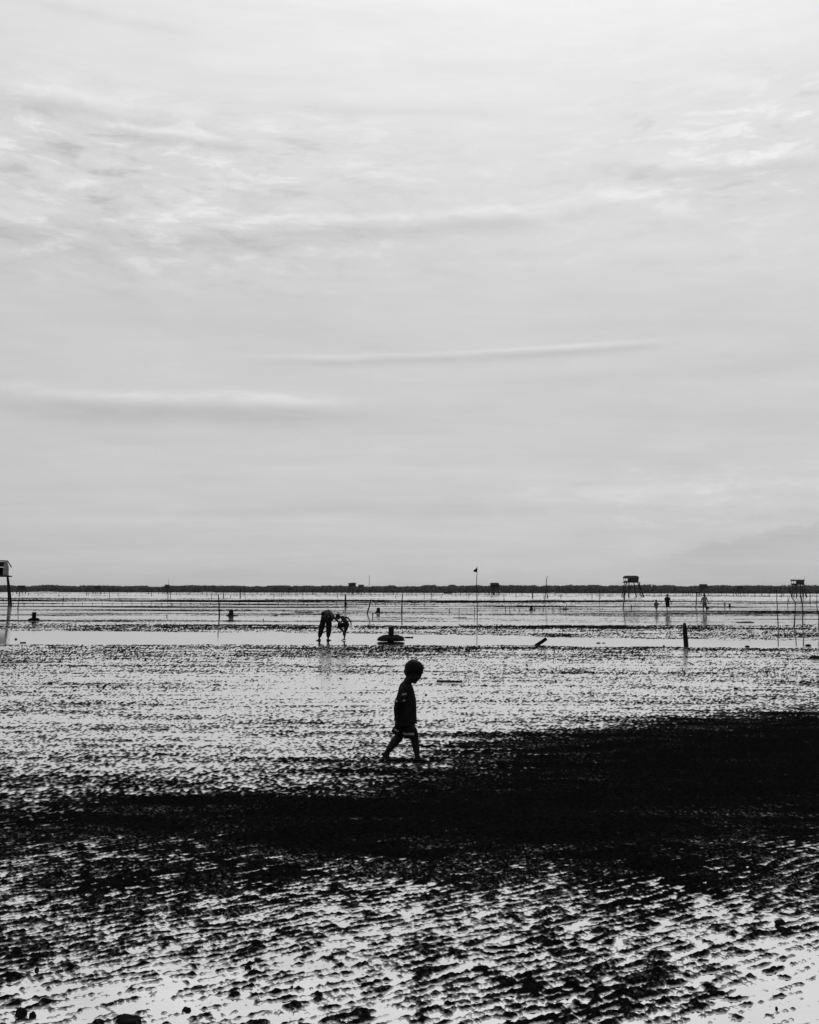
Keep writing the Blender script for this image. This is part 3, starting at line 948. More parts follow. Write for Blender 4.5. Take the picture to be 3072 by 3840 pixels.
# ------------------------------------------------------------------ stilt huts
def hut(px, py, label, plat_y, roof_y, x0, x1, legs, depth=2.4, wall_h=None, roof='mono', porch=None, braces=(), mast=None, plat=(0, 0), wallm=None, thick=1.0, eave=2, legw=2.4, rz=0.0, shelf=None, centre=None):
    """hut on legs; pixel sizes at the depth of its feet. legs: (x top, x foot, back?)"""
    D = depth_at(px, py)
    k = D / F
    foot = dp(px, py, D); foot.z = 0
    root = empty('stilt_hut', foot, label, 'hut', rz=-math.atan2(foot.x, foot.y) + rz)
    X = lambda x: (dp(x, py, D).x - foot.x)
    Zp = lambda y: (py - y) * k
    zp = Zp(plat_y)
    dpt = depth
    bm = bmesh.new()
    box(bm, (X(x0 - 4 - plat[0]), -dpt / 2 - 0.2, zp - 1.6 * k * thick), (X(x1 + 4 + plat[1]), dpt / 2 + 0.2, zp))
    from_bm('platform', bm, M_FARWOOD, root)
    wx0 = x0 if porch is None else porch
    ztop = Zp(roof_y)
    zw = ztop - (ztop - zp) * (0.10 if roof == 'flat' else 0.32)
    bm = bmesh.new()
    t = 0.06
    box(bm, (X(wx0), -dpt / 2, zp), (X(x1), -dpt / 2 + t, zw))
    box(bm, (X(wx0), dpt / 2 - t, zp), (X(x1), dpt / 2, zw))
    box(bm, (X(wx0), -dpt / 2 + t, zp), (X(wx0) + t, dpt / 2 - t, zw))
    box(bm, (X(x1) - t, -dpt / 2 + t, zp), (X(x1), dpt / 2 - t, zw))
    wl = from_bm('wall', bm, wallm or M_THATCH, root)
    # wall battens
    n = max(3, int((x1 - wx0) / 6))
    for i in range(n + 1):
        xx = X(wx0) + (X(x1) - X(wx0)) * i / n
        bm = bmesh.new()
        box(bm, (xx - 0.05, -dpt / 2 - 0.05, zp), (xx + 0.05, -dpt / 2 - 0.003, zw))
        from_bm('batten', bm, M_FARWOOD, wl)
    # roof
    bm = bmesh.new()
    a, b = X(x0 - eave), X(x1 + eave)
    segs = 10
    prof_rows = []
    for i in range(segs + 1):
        u = i / segs
        x = a + (b - a) * u
        sag = 0.10 * (ztop - zw) * mnoise.noise(Vector((u * 5, px * 0.1, 0)))
        if roof == 'mono':
            cut = min(1, min(u, 1 - u) * 9)
            zr, ze = ztop + sag, zw - 0.12
            zr = ze + (zr - ze) * (0.45 + 0.55 * cut)
        elif roof == 'flat':
            zr, ze = ztop + sag * 2.0, zw - 0.15
        elif roof == 'peak':
            pk = 1 - 0.55 * abs(u - 0.62) / 0.62 - (0.25 if u > 0.97 else 0)
            zr = zw + (ztop - zw) * max(0.25, pk); ze = zw - 0.1
        else:
            zr, ze = ztop + sag - (1 - u) * 0.0 - u * 0.15 * (ztop - zw), zw + 0.1
        prof_rows.append([bm.verts.new((x, -dpt / 2 - 0.35, ze)), bm.verts.new((x, -dpt * 0.22, ze + (zr - ze) * 0.8)), bm.verts.new((x, 0, zr)), bm.verts.new((x, dpt * 0.22, ze + (zr - ze) * 0.8)), bm.verts.new((x, dpt / 2 + 0.35, ze))])
    for i in range(segs):
        for j in range(4):
            bm.faces.new((prof_rows[i][j], prof_rows[i + 1][j], prof_rows[i + 1][j + 1], prof_rows[i][j + 1]))
    for row in (prof_rows[0], prof_rows[-1]):
        bm.faces.new(row)
    ro = from_bm('roof', bm, M_THATCH, root)
    md = ro.modifiers.new('thatch', 'SOLIDIFY'); md.thickness = 0.12; md.offset = 0.0
    # porch: posts, rail boards
    if porch is not None:
        for x in (x0 + 0.5, (x0 + porch) / 2):
            for yy in (-dpt / 2 + 0.1, dpt / 2 - 0.1):
                bm = bmesh.new()
                sweep(bm, [(X(x), yy, zp), (X(x), yy, zw + 0.1)], 0.07, 5)
                from_bm('porch_post', bm, M_FARWOOD, root)
        for yy in (-dpt / 2 + 0.1, dpt / 2 - 0.1):
            bm = bmesh.new()
            box(bm, (X(x0), yy - 0.05, zp + 0.02), (X(porch), yy + 0.05, zp + (zw - zp) * 0.30))
            from_bm('porch_rail', bm, M_FARWOOD, root)
    for lg in legs:
        xt, xb, back = lg[:3]
        w = (lg[3] if len(lg) > 3 else legw) * 1.5
        yy = (dpt / 2 - 0.15) if back else (-dpt / 2 + 0.15)
        sp = 0.4 if back else -0.4
        bm = bmesh.new()
        A, B = Vector((X(xt), yy, zp - 0.05)), Vector((X(xb), yy + sp, -0.2))
        mids = [A.lerp(B, s) + Vector((rng.uniform(-0.06, 0.06), 0, 0)) for s in (0.3, 0.6)]
        sweep(bm, [A] + mids + [B], [w * k / 2 * f for f in (0.85, 0.95, 1, 1.05)], 6)
        from_bm('leg', bm, M_FARWOOD, root)
    for (xa, ya, xb, yb) in braces:
        bm = bmesh.new()
        sweep(bm, [(X(xa), -dpt / 2 + 0.05, Zp(ya)), (X((xa + xb) / 2), -dpt / 2 + 0.03, Zp((ya + yb) / 2) - 0.05), (X(xb), -dpt / 2 + 0.05, Zp(yb))], 1.7 * k / 2, 5)
        from_bm('brace', bm, M_FARWOOD, root)
    if shelf:
        bm = bmesh.new()
        box(bm, (X(shelf[0]), -dpt / 2 - 0.1, Zp(shelf[2]) - 0.12), (X(shelf[1]), dpt / 2 + 0.1, Zp(shelf[2]) + 0.06))
        from_bm('shelf', bm, M_FARWOOD, root)
    if mast:
        bm = bmesh.new()
        sweep(bm, [(X(mast[0]), 0, ztop - 0.3), (X(mast[0]) + 0.05, 0, Zp(mast[1]))], [0.9 * k / 2 * 1.4, 0.9 * k / 2], 5)
        from_bm('mast', bm, M_FARWOOD, root)
    return root


# the large hut with the porch
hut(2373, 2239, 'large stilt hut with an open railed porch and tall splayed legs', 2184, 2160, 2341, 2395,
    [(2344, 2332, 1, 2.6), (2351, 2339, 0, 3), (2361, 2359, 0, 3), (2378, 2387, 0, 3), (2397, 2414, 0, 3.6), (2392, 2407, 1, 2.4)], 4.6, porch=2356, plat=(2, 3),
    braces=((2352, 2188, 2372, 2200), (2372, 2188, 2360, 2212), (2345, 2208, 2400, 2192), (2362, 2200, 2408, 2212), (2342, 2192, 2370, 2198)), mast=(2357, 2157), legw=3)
hut(2994, 2240, 'stilt hut with an open porch and a mast behind the branches', 2192, 2174, 2971, 3016,
    [(2976, 2972, 0, 2.6), (2986, 2978, 1, 2.4), (2990, 2988, 0, 2.8), (3003, 3001, 1, 2.4), (3011, 3011, 1, 2.2), (3015, 3024, 0, 3)], 4.2, roof='slope', porch=2988,
    braces=((2974, 2200, 3004, 2214), (3000, 2198, 2978, 2216), (2990, 2197, 3016, 2216), (3014, 2197, 2996, 2212)), mast=(3017, 2161), eave=2, legw=2.6)
hut(2414, 2224, 'small stilt hut half hidden behind the large porch hut', 2205, 2195, 2403, 2426, [(2406, 2401, 0, 1.6), (2413, 2413, 1, 1.4), (2418, 2420, 0, 1.4), (2424, 2427, 0, 1.8)], 3.0,
    braces=((2406, 2208, 2424, 2214), (2424, 2207, 2410, 2214)))
hut(2638, 2231, 'stilt hut with a shelf hung between its legs behind the woman', 2203, 2191, 2625, 2652, [(2627, 2622, 0, 3.2), (2632, 2629, 1, 1.8), (2642, 2641, 1, 1.6), (2652, 2656, 0, 1.8)], 3.6, shelf=(2626, 2655, 2208))
hut(2775, 2229, 'faint small stilt hut against the forest beyond the square post', 2206, 2197, 2766, 2784, [(2768, 2759, 0, 1.8), (2771, 2770, 1, 1.6), (2777, 2777, 1, 1.6), (2783, 2790, 0, 1.8)], 3.0)
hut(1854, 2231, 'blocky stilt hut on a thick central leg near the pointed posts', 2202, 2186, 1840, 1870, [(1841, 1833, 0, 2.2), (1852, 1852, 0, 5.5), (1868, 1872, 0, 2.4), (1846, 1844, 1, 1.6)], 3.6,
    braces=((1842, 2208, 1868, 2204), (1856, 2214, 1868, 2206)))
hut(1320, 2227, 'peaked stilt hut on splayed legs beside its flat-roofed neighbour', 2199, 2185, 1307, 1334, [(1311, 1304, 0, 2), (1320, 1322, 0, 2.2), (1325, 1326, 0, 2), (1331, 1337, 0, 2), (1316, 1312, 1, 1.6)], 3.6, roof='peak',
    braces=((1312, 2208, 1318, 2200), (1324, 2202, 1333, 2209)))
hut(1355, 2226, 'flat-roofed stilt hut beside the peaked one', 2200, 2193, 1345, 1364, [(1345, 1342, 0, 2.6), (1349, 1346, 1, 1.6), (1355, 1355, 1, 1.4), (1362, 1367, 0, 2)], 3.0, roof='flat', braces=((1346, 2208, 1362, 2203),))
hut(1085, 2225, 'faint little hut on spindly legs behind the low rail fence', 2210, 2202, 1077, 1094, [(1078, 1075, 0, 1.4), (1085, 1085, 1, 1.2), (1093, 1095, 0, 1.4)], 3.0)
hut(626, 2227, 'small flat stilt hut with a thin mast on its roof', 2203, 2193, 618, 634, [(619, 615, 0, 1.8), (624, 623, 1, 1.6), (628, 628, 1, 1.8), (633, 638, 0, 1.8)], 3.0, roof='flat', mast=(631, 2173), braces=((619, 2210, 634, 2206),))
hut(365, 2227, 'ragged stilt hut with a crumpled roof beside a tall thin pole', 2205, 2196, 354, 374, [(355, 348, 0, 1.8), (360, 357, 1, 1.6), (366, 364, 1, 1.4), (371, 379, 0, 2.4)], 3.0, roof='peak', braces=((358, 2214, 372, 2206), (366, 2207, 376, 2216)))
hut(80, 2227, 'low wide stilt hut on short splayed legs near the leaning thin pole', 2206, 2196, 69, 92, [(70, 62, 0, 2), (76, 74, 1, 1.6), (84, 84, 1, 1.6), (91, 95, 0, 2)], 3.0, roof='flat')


def gabled_hut():
    D = depth_at(40, 2272)
    k = D / F
    foot = dp(2, 2272, D); foot.z = 0
    root = empty('stilt_hut', foot, 'near gabled stilt hut with a pale end wall on one slanting leg', 'hut', rz=-math.atan2(foot.x, foot.y))
    X = lambda x: (dp(x, 2272, D).x - foot.x)
    Z = lambda y: (2272 - y) * k
    zp = Z(2161)
    dpt = 2.0
    # floor: beams and boards
    bm = bmesh.new()
    box(bm, (X(-40), -dpt / 2 - 0.15, zp - 0.10), (X(39), -dpt / 2 + 0.1, zp + 0.03))
    from_bm('floor_beam', bm, M_WOOD, root)
    bm = bmesh.new()
    box(bm, (X(-40), dpt / 2 - 0.1, zp - 0.10), (X(36), dpt / 2 + 0.15, zp + 0.03))
    from_bm('floor_beam', bm, M_WOOD, root)
    for i in range(9):
        bm = bmesh.new()
        a = X(-36) + i * (X(30) - X(-36)) / 9
        box(bm, (a, -dpt / 2 - 0.1, zp + 0.032), (a + (X(30) - X(-36)) / 9 - 0.02, dpt / 2 + 0.1, zp + 0.09))
        from_bm('floor_board', bm, M_WOOD, root)
    z0 = zp + 0.092
    zw, zr = Z(2128), Z(2106)
    xr = X(26.5)
    xl = X(-22)
    xm = (X(20) + 0) if False else (xr + xl) / 2
    # the wall towards us: pale boards with a dark doorway
    nb = 10
    for i in range(nb):
        a = X(7) + (xr - X(7)) * i / nb
        b = X(7) + (xr - X(7)) * (i + 1) / nb - 0.008
        bm = bmesh.new()
        box(bm, (a, -dpt / 2, z0), (b, -dpt / 2 + 0.03, zw + 0.02))
        from_bm('wall_board', bm, M_PLANKPALE, root)
    for lo, hi in (((xr - 0.03, -dpt / 2 + 0.033, z0), (xr, dpt / 2, zw)), ((xl, -dpt / 2 + 0.033, z0), (xl + 0.03, dpt / 2, zw)), ((xl + 0.032, dpt / 2 - 0.03, z0), (xr - 0.032, dpt / 2, zw)), ((xl, -dpt / 2, z0), (X(-6), -dpt / 2 + 0.03, zw))):
        bm = bmesh.new()
        box(bm, lo, hi)
        from_bm('wall', bm, M_THATCH, root)
    # gable roof, ridge running away from us to one side
    bm = bmesh.new()
    ex = X(35) - xr
    rows = []
    for yy in (-dpt / 2 - 0.3, dpt / 2 + 0.3):
        rows.append([bm.verts.new((xr + ex, yy, Z(2129))), bm.verts.new((X(21), yy, zr)), bm.verts.new((X(-6), yy, zr + 0.02)), bm.verts.new((xl - ex, yy, Z(2129)))])
    for j in range(3):
        bm.faces.new((rows[0][j], rows[1][j], rows[1][j + 1], rows[0][j + 1]))
    ro = from_bm('roof', bm, M_THATCH, root)
    md = ro.modifiers.new('thatch', 'SOLIDIFY'); md.thickness = 0.09; md.offset = 1.0
    # gable filling boards
    bm = bmesh.new()
    v = [bm.verts.new(p) for p in ((X(7), -dpt / 2 + 0.01, zw + 0.022), (X(13), -dpt / 2 + 0.01, zr - 0.08), (X(-5), -dpt / 2 + 0.01, zr - 0.08), (xl, -dpt / 2 + 0.01, zw + 0.022))]
    bm.faces.new(v)
    go = from_bm('gable', bm, M_THATCH, root)
    md = go.modifiers.new('board', 'SOLIDIFY'); md.thickness = 0.03
    bm = bmesh.new()
    v = [bm.verts.new(p) for p in ((xr, -dpt / 2 + 0.01, zw + 0.022), (X(20.5), -dpt / 2 + 0.01, zr - 0.08), (X(13.1), -dpt / 2 + 0.01, zr - 0.08), (X(7.1), -dpt / 2 + 0.01, zw + 0.022))]
    bm.faces.new(v)
    go = from_bm('gable', bm, M_PLANKPALE, root)
    md = go.modifiers.new('board', 'SOLIDIFY'); md.thickness = 0.03
    for xt, xb, back in ((25, 39.5, 0), (-24, -40, 0), (22, 32, 1), (-22, -34, 1)):
        yy = dpt / 2 if back else -dpt / 2
        bm = bmesh.new()
        A, B = Vector((X(xt), yy, zp - 0.1)), Vector((X(xb), yy + (0.4 if back else -0.4), -0.2))
        sweep(bm, [A, A.lerp(B, 0.5) + Vector((0.03, 0, 0)), B], [0.075, 0.095, 0.12], 8)
        from_bm('leg', bm, M_WOOD, root, None, True)


gabled_hut()


# ------------------------------------------------------------------ driftwood, planks, clods
def drift(path, wd, label, name='driftwood', cat='driftwood', D=None, z=0.02):
    pts = [gp(x, y) for x, y in path]
    c = pts[len(pts) // 2].copy(); c.z = 0
    k = c.y / F
    P = [Vector((p.x - c.x, (p.y - c.y) * 0.35, max(0.0, gz(p.x, p.y)) + min(z, wd[len(wd) // 2] * k / 4))) for p in pts]
    bm = bmesh.new()
    sweep(bm, P, [w * k / 2 for w in wd], 7, wob=0.3, seed=path[0][0])
    o = from_bm(name, bm, M_WOOD, None, c, True)
    return tag(o, label, cat)


drift([(1638, 2556), (1680, 2557), (1734, 2558)], [6, 7, 6], 'thin dark plank lying flat just ahead of the boy', 'plank', 'plank')
drift([(1125, 2291), (1131, 2295), (1150, 2297), (1180, 2296)], [3, 4, 5, 3], 'bent driftwood branch lying beyond the bending man')
drift([(1053, 2304), (1070, 2304), (1086, 2304)], [3, 3.4, 3], 'straight driftwood stick lying near the flared stump')
drift([(1027, 2308), (1034, 2308), (1042, 2308)], [4, 4, 3], 'short driftwood stub lying near a straight stick')
drift([(1630, 2438), (1648, 2434), (1662, 2436), (1678, 2438)], [4, 7, 8, 4], 'low driftwood lump lying past the creek mooring stump')
drift([(2777, 2336), (2800, 2334), (2815, 2334), (2842, 2336)], [2, 5, 5, 2], 'long low driftwood trunk lying between the woman and the branches')
drift([(75, 2411), (90, 2411), (101, 2410)], [4, 4, 5], 'short driftwood stick floating in the creek')
drift([(2660, 2283), (2666, 2283), (2673, 2283)], [1.6, 1.6, 1.6], 'thin stick lying beside the dark basket')
drift([(475, 2346), (490, 2346), (505, 2346)], [2, 2.6, 2], 'thin twig lying past the squat mound post')
drift([(838, 2330), (862, 2329), (884, 2330)], [1.5, 6, 1.5], 'thin twig lying in front of the flared stump')
drift([(1700, 2317), (1730, 2317), (1748, 2316)], [2, 2.4, 3], 'thin twig lying in front of the flag pole')
drift([(2370, 2427), (2430, 2428), (2500, 2428)], [2, 4, 2], 'long thin branch lying at the creek edge beside the notched post')
drift([(1512, 2391), (1525, 2391), (1536, 2391), (1541, 2391), (1550, 2391)], [1, 4, 5, 3, 6], 'floating stick with a knob end beside the mooring stump')

for i, (x, y, w, h, lab) in enumerate((
        (3031, 2422, 22, 8, 'rounded dark rock in the creek near the forked branch'), (2803, 2426, 16, 7, 'small dark rock on the creek edge'),
        (2245, 2412, 16, 4, 'flat floating clump in the middle of the creek'), (2264, 2412, 12, 3, 'slim floating clump beside a larger one'),
        (2490, 2424, 9, 5, 'tiny dark rock by the notched post'), (1880, 2424, 7, 6, 'round dark pebble at the creek edge by the leaning log'),
        (60, 2398, 9, 6, 'dark clod alone in the bright creek water'), (1598, 2607, 10, 5, 'dark clod on the flat in front of the boy'),
        (2760, 2585, 15, 9, 'dark clod on the bright wet flat'), (2903, 2622, 11, 6, 'little dark clod past the bright wet strip'),
        (2925, 3468, 40, 18, 'dark oval stone among the near ripples'), (2913, 3784, 11, 10, 'single dark pebble on the pale wet sand'),
        (80, 3812, 42, 38, 'large dark clod beside a smaller one on the near sand'), (122, 3812, 24, 22, 'smaller dark clod beside the large one on the near sand'),
        (480, 3835, 90, 26, 'wide dark clod half sunk in the near sand'), (1095, 3705, 10, 12, 'tiny dark pebble among the near ripples'),
        (138, 3640, 16, 14, 'dark pebble on the wet sand above the big clods'), (700, 3790, 34, 14, 'knobbly dark shell lying on the near sand'),
        (930, 3632, 24, 16, 'blunt dark clod among the close ripples'), (1915, 3690, 30, 14, 'dark clod wedged in the close ripples'))):
    p = gp(x, y)
    k = p.y / F
    z = max(0.0, gz(p.x, p.y))
    lump('mud_clod' if 'clod' in lab or 'clump' in lab else ('shell' if 'shell' in lab else 'rock'), (p.x, p.y, z + h * k * 0.15), (w * k / 2, w * k / 2 * 0.8, h * k * 0.62), lab, 'stone' if 'rock' in lab or 'pebble' in lab or 'stone' in lab else ('shell' if 'shell' in lab else 'clod'), seed=i * 3.3, amp=0.3)

# driftwood stump at the edge past the creek rock
p = gp(3062, 2470)
root = empty('drift_stump', (p.x, p.y, 0), 'dark driftwood stump with one raised point', 'driftwood')
k = p.y / F
lump('trunk', (0, 0, 0.02), (24 * k, 0.12, 8 * k), None, None, M_WOOD, parent=root, seed=3)
bm = bmesh.new()
sweep(bm, [(-3 * k, 0, 2 * k), (-4 * k, 0, 8 * k), (-5 * k, 0, 14 * k)], [7 * k, 4.5 * k, 1 * k], 7, wob=0.2)
from_bm('point', bm, M_WOOD, root, None, True)

# little clods scattered on the flat
CLAND = ((150, 'squat mound post'), (620, 'clear stretch of the creek'), (860, 'flared stump'), (1250, 'bending pair'), (1466, 'mooring stump in the creek'), (1690, 'dark plank'), (2030, 'leaning log'),
         (2260, 'floating clumps'), (2574, 'notched post'), (2803, 'small rock at the creek edge'), (3031, 'rounded rock in the creek'))
for i in range(70):
    x, y = rng.uniform(40, 3030), 2430 + 330 * rng.random() ** 1.6
    if y > 2600 and abs(x - 1536) < 200:
        continue
    p = gp(x, y)
    if p.y < 13: continue
    k = p.y / F
    w = rng.uniform(5, 11)
    lump('mud_clod', (p.x, p.y, max(0, gz(p.x, p.y)) + 0.004), (w * k / 2, w * k / 2.4, w * k * rng.uniform(0.2, 0.35)), ('broad ' if w > 8.5 else 'tiny ') + 'dark mud clod on the wet flat below the ' + min(CLAND, key=lambda q: abs(q[0] - x))[1], 'clod', group='small clods dotted on the wet flat', seed=i * 1.9, u=10, v=6)

# far boat
D = 640
p = dp(1680, 2224, D)
root = empty('moored_boat', (p.x, p.y, 0), 'small low boat with a canopy moored off the forest', 'boat')
k = D / F
bm = bmesh.new()
rows = []
for i in range(9):
    u = -1 + 2 * i / 8
    hw = 0.75 * (1 - abs(u) ** 2.6) + 0.04
    sh = 0.55 + 0.35 * u * u
    rows.append([bm.verts.new((u * 2.7, -hw, sh)), bm.verts.new((u * 2.5, -hw * 0.6, -0.1)), bm.verts.new((u * 2.5, hw * 0.6, -0.1)), bm.verts.new((u * 2.7, hw, sh))])
for i in range(8):
    for j in range(3):
        bm.faces.new((rows[i][j], rows[i + 1][j], rows[i + 1][j + 1], rows[i][j + 1]))
bm.faces.new(rows[0]); bm.faces.new(rows[-1])
ho = from_bm('hull', bm, M_WOOD, root)
ho.modifiers.new('planking', 'SOLIDIFY').thickness = 0.06
bm = bmesh.new()
rows = []
for i in range(7):
    th = math.pi * i / 6
    rows.append((bm.verts.new((-1.2, -0.7 * math.cos(th), 0.6 + 0.75 * math.sin(th))), bm.verts.new((0.3, -0.7 * math.cos(th), 0.6 + 0.75 * math.sin(th)))))
for i in range(6):
    bm.faces.new((rows[i][0], rows[i][1], rows[i + 1][1], rows[i + 1][0]))
co_ = from_bm('canopy', bm, M_THATCH, root)
co_.modifiers.new('cover', 'SOLIDIFY').thickness = 0.05


# ------------------------------------------------------------------ people
def cap_tube(bm, pts, rad, seg=14, up=Vector((0, 0, 1))):
    """tube with rounded ends for the body surface"""
    P = [Vector(p) for p in pts]
    rr = [r if isinstance(r, (tuple, list)) else (r, r) for r in rad]
    t0 = (P[0] - P[1]).normalized(); t1 = (P[-1] - P[-2]).normalized()
    m0, m1 = min(rr[0]), min(rr[-1])
    head = [(P[0] + t0 * m0 * a, (rr[0][0] * b, rr[0][1] * b)) for a, b in ((0.95, 0.25), (0.75, 0.64), (0.4, 0.92))]
    tail = [(P[-1] + t1 * m1 * a, (rr[-1][0] * b, rr[-1][1] * b)) for a, b in ((0.4, 0.92), (0.75, 0.64), (0.95, 0.25))]
    allp = head + list(zip(P, rr)) + tail
    # frames must not flip: use the common direction
    dirv = (P[-1] - P[0]).normalized()
    rings = []
    n = len(allp)
    a0 = None
    for i, (p, r) in enumerate(allp):
        t = allp[min(i + 1, n - 1)][0] - allp[max(i - 1, 0)][0]
        if a0 is None:
            a, b = frame_for(t, up)
        else:
            t = t.normalized()
            a = (a0 - t * a0.dot(t)).normalized()
            b = t.cross(a).normalized()
        a0 = a
        rings.append([bm.verts.new(p + a * (math.cos(2 * math.pi * k / seg) * r[0]) + b * (math.sin(2 * math.pi * k / seg) * r[1])) for k in range(seg)])
    for i in range(n - 1):
        for k in range(seg):
            bm.faces.new((rings[i][k], rings[i][(k + 1) % seg], rings[i + 1][(k + 1) % seg], rings[i + 1][k]))
    bm.faces.new(rings[0][::-1]); bm.faces.new(rings[-1])


def hand(bm, w, d, nrm, s=1.0, curl=0.5, thumb=1):
    """five-fingered hand from wrist w along d; nrm = palm normal; s = size (1 = adult)"""
    w, d, nrm = Vector(w), Vector(d).normalized(), Vector(nrm).normalized()
    side = d.cross(nrm).normalized() * thumb
    nrm = (nrm - d * nrm.dot(d)).normalized()
    L = 0.085 * s
    cap_tube(bm, [w - d * 0.02 * s, w + d * 0.03 * s, w + d * L], [(0.024 * s, 0.018 * s), (0.034 * s, 0.016 * s), (0.038 * s, 0.013 * s)], 12, up=side)
    # palm frame: wide along side
    for i, (o_, ln) in enumerate(((0.030, 0.066), (0.0105, 0.075), (-0.0105, 0.070), (-0.029, 0.054))):
        p = w + d * L * 0.92 + side * o_ * s
        q1 = p + (d * math.cos(curl * 0.5) + nrm * math.sin(curl * 0.5)) * ln * s * 0.5
        q2 = q1 + (d * math.cos(curl * 1.4) + nrm * math.sin(curl * 1.4)) * ln * s * 0.32
        q3 = q2 + (d * math.cos(curl * 2.1) + nrm * math.sin(curl * 2.1)) * ln * s * 0.2
        cap_tube(bm, [p, q1, q2, q3], [0.0092 * s, 0.0088 * s, 0.008 * s, 0.007 * s], 8)
    t0 = w + d * 0.025 * s + side * 0.028 * s
    t1 = t0 + (d * 0.7 + side * 0.6 + nrm * 0.3).normalized() * 0.04 * s
    t2 = t1 + (d * 0.85 + side * 0.2 + nrm * 0.45).normalized() * 0.032 * s
    cap_tube(bm, [t0, t1, t2], [0.013 * s, 0.0105 * s, 0.009 * s], 8)


def body_mesh(name, bm, voxel, m_, parent, smooth_it=6):
    me = bpy.data.meshes.new('tmp')
    bmesh.ops.recalc_face_normals(bm, faces=bm.faces)
    bm.to_mesh(me); bm.free()
    t = bpy.data.objects.new('tmp', me)
    COL.objects.link(t)
    md = t.modifiers.new('r', 'REMESH'); md.mode = 'VOXEL'; md.voxel_size = voxel
    sm_ = t.modifiers.new('s', 'SMOOTH'); sm_.iterations = smooth_it; sm_.factor = 0.5
    dg = bpy.context.evaluated_depsgraph_get()
    out = bpy.data.meshes.new_from_object(t.evaluated_get(dg), depsgraph=dg)
    out.name = name
    bpy.data.objects.remove(t)
    bpy.data.meshes.remove(me)
    return link(name, out, m_, parent, None, True)


def head(bm, c, s, M):
    """head s metres tall, centre c; local x = face direction, z = up"""
    c = Vector(c)
    T = lambda x, y, z: c + M @ Vector((x * s, y * s, z * s))
    e = lambda x, y, z, a, b, d: ell(bm, T(x, y, z), (a * s, b * s, d * s), M)
    e(-0.05, 0, 0.12, 0.44, 0.37, 0.38)        # skull
    e(0.08, 0, -0.13, 0.32, 0.30, 0.36)        # face
    e(0.14, 0, -0.33, 0.22, 0.22, 0.17)
    e(-0.22, 0, -0.10, 0.25, 0.25, 0.26)       # back of the head        # jaw
    e(0.28, 0, -0.41, 0.07, 0.10, 0.07)        # chin
    e(0.37, 0, -0.12, 0.06, 0.05, 0.07)        # nose
    e(0.37, 0, -0.04, 0.04, 0.035, 0.10)
    e(0.325, 0, -0.265, 0.045, 0.10, 0.025)    # lips
    e(0.315, 0, -0.31, 0.045, 0.085, 0.025)
    for sd in (-1, 1):
        e(0.30, sd * 0.13, 0.075, 0.08, 0.12, 0.035)   # brow
        e(0.32, sd * 0.13, 0.0, 0.045, 0.065, 0.035)   # eye
        e(0.25, sd * 0.18, -0.14, 0.10, 0.09, 0.09)    # cheek
        e(-0.02, sd * 0.35, -0.03, 0.075, 0.045, 0.12)  # ear


def hair(name, c, s, M, parent, cover=0.0, puff=1.05, long_=0.0):
    """cap of hair over the skull, cut away over the face"""
    bm = bmesh.new()
    ell(bm, (0, 0, 0), (0.455 * puff * s, 0.39 * puff * s, 0.405 * puff * s), None, 40, 26)
    kill = []
    for q in bm.verts:
        x, y, z = q.co / s
        fr = -0.30 + 0.56 * max(0, x + 0.02) / 0.4 - long_ * (1 if x < 0.1 else 0)
        if z < fr - cover:
            kill.append(q)
    bmesh.ops.delete(bm, geom=kill, context='VERTS')
    for q in bm.verts:
        n = abs(mnoise.noise(q.co / s * 9)) * 0.03 + abs(mnoise.noise(q.co / s * 26)) * 0.02
        q.co += q.co.normalized() * n * s
        q.co = Vector(c) + M @ (q.co + Vector((-0.05, 0, 0.12)) * s)
    o = from_bm(name, bm, M_HAIR, parent, None, True)
    md = o.modifiers.new('thick', 'SOLIDIFY'); md.thickness = 0.05 * s; md.offset = -0.3
    return o


def cloth(name, rings, m_, parent, seg=36, fold=0.0, thick=0.004, seed=0.0, hem=0.0, open_ends=True, smooth_=True, stripes=None):
    """garment tube through rings (centre, axis a, axis b)"""
    bm = bmesh.new()
    R_ = []
    n = len(rings)
    for i, (c, a, b) in enumerate(rings):
        c, a, b = Vector(c), Vector(a), Vector(b)
        row = []
        for k in range(seg):
            th = 2 * math.pi * k / seg
            w = 1 + fold * mnoise.noise(Vector((math.cos(th) * 2.6 + seed, math.sin(th) * 2.6, i * 0.45))) + fold * 0.6 * mnoise.noise(Vector((math.cos(th) * 6 + seed, math.sin(th) * 6, i * 0.3 + 5)))
            row.append(bm.verts.new(c + (a * math.cos(th) + b * math.sin(th)) * w))
        R_.append(row)
    faces = []
    for i in range(n - 1):
        for k in range(seg):
            f = bm.faces.new((R_[i][k], R_[i][(k + 1) % seg], R_[i + 1][(k + 1) % seg], R_[i + 1][k]))
    o = from_bm(name, bm, m_, parent, None, smooth_)
    if stripes:
        o.data.materials.append(M_STRIPE)
        for f in o.data.polygons:
            th = (f.index % seg + 0.5) * 360.0 / seg
            f.material_index = 1 if any(a <= th <= b for a, b in stripes.get(f.index // seg, ())) else 0
    md = o.modifiers.new('sub', 'SUBSURF'); md.levels = 1; md.render_levels = 1
    md = o.modifiers.new('thick', 'SOLIDIFY'); md.thickness = thick; md.offset = 0.0
    return o


def rotM(pitch, yaw):
    """face +x, pitched down by pitch, turned by yaw"""
    return (Matrix.Rotation(yaw, 3, 'Z') @ Matrix.Rotation(pitch, 3, 'Y'))


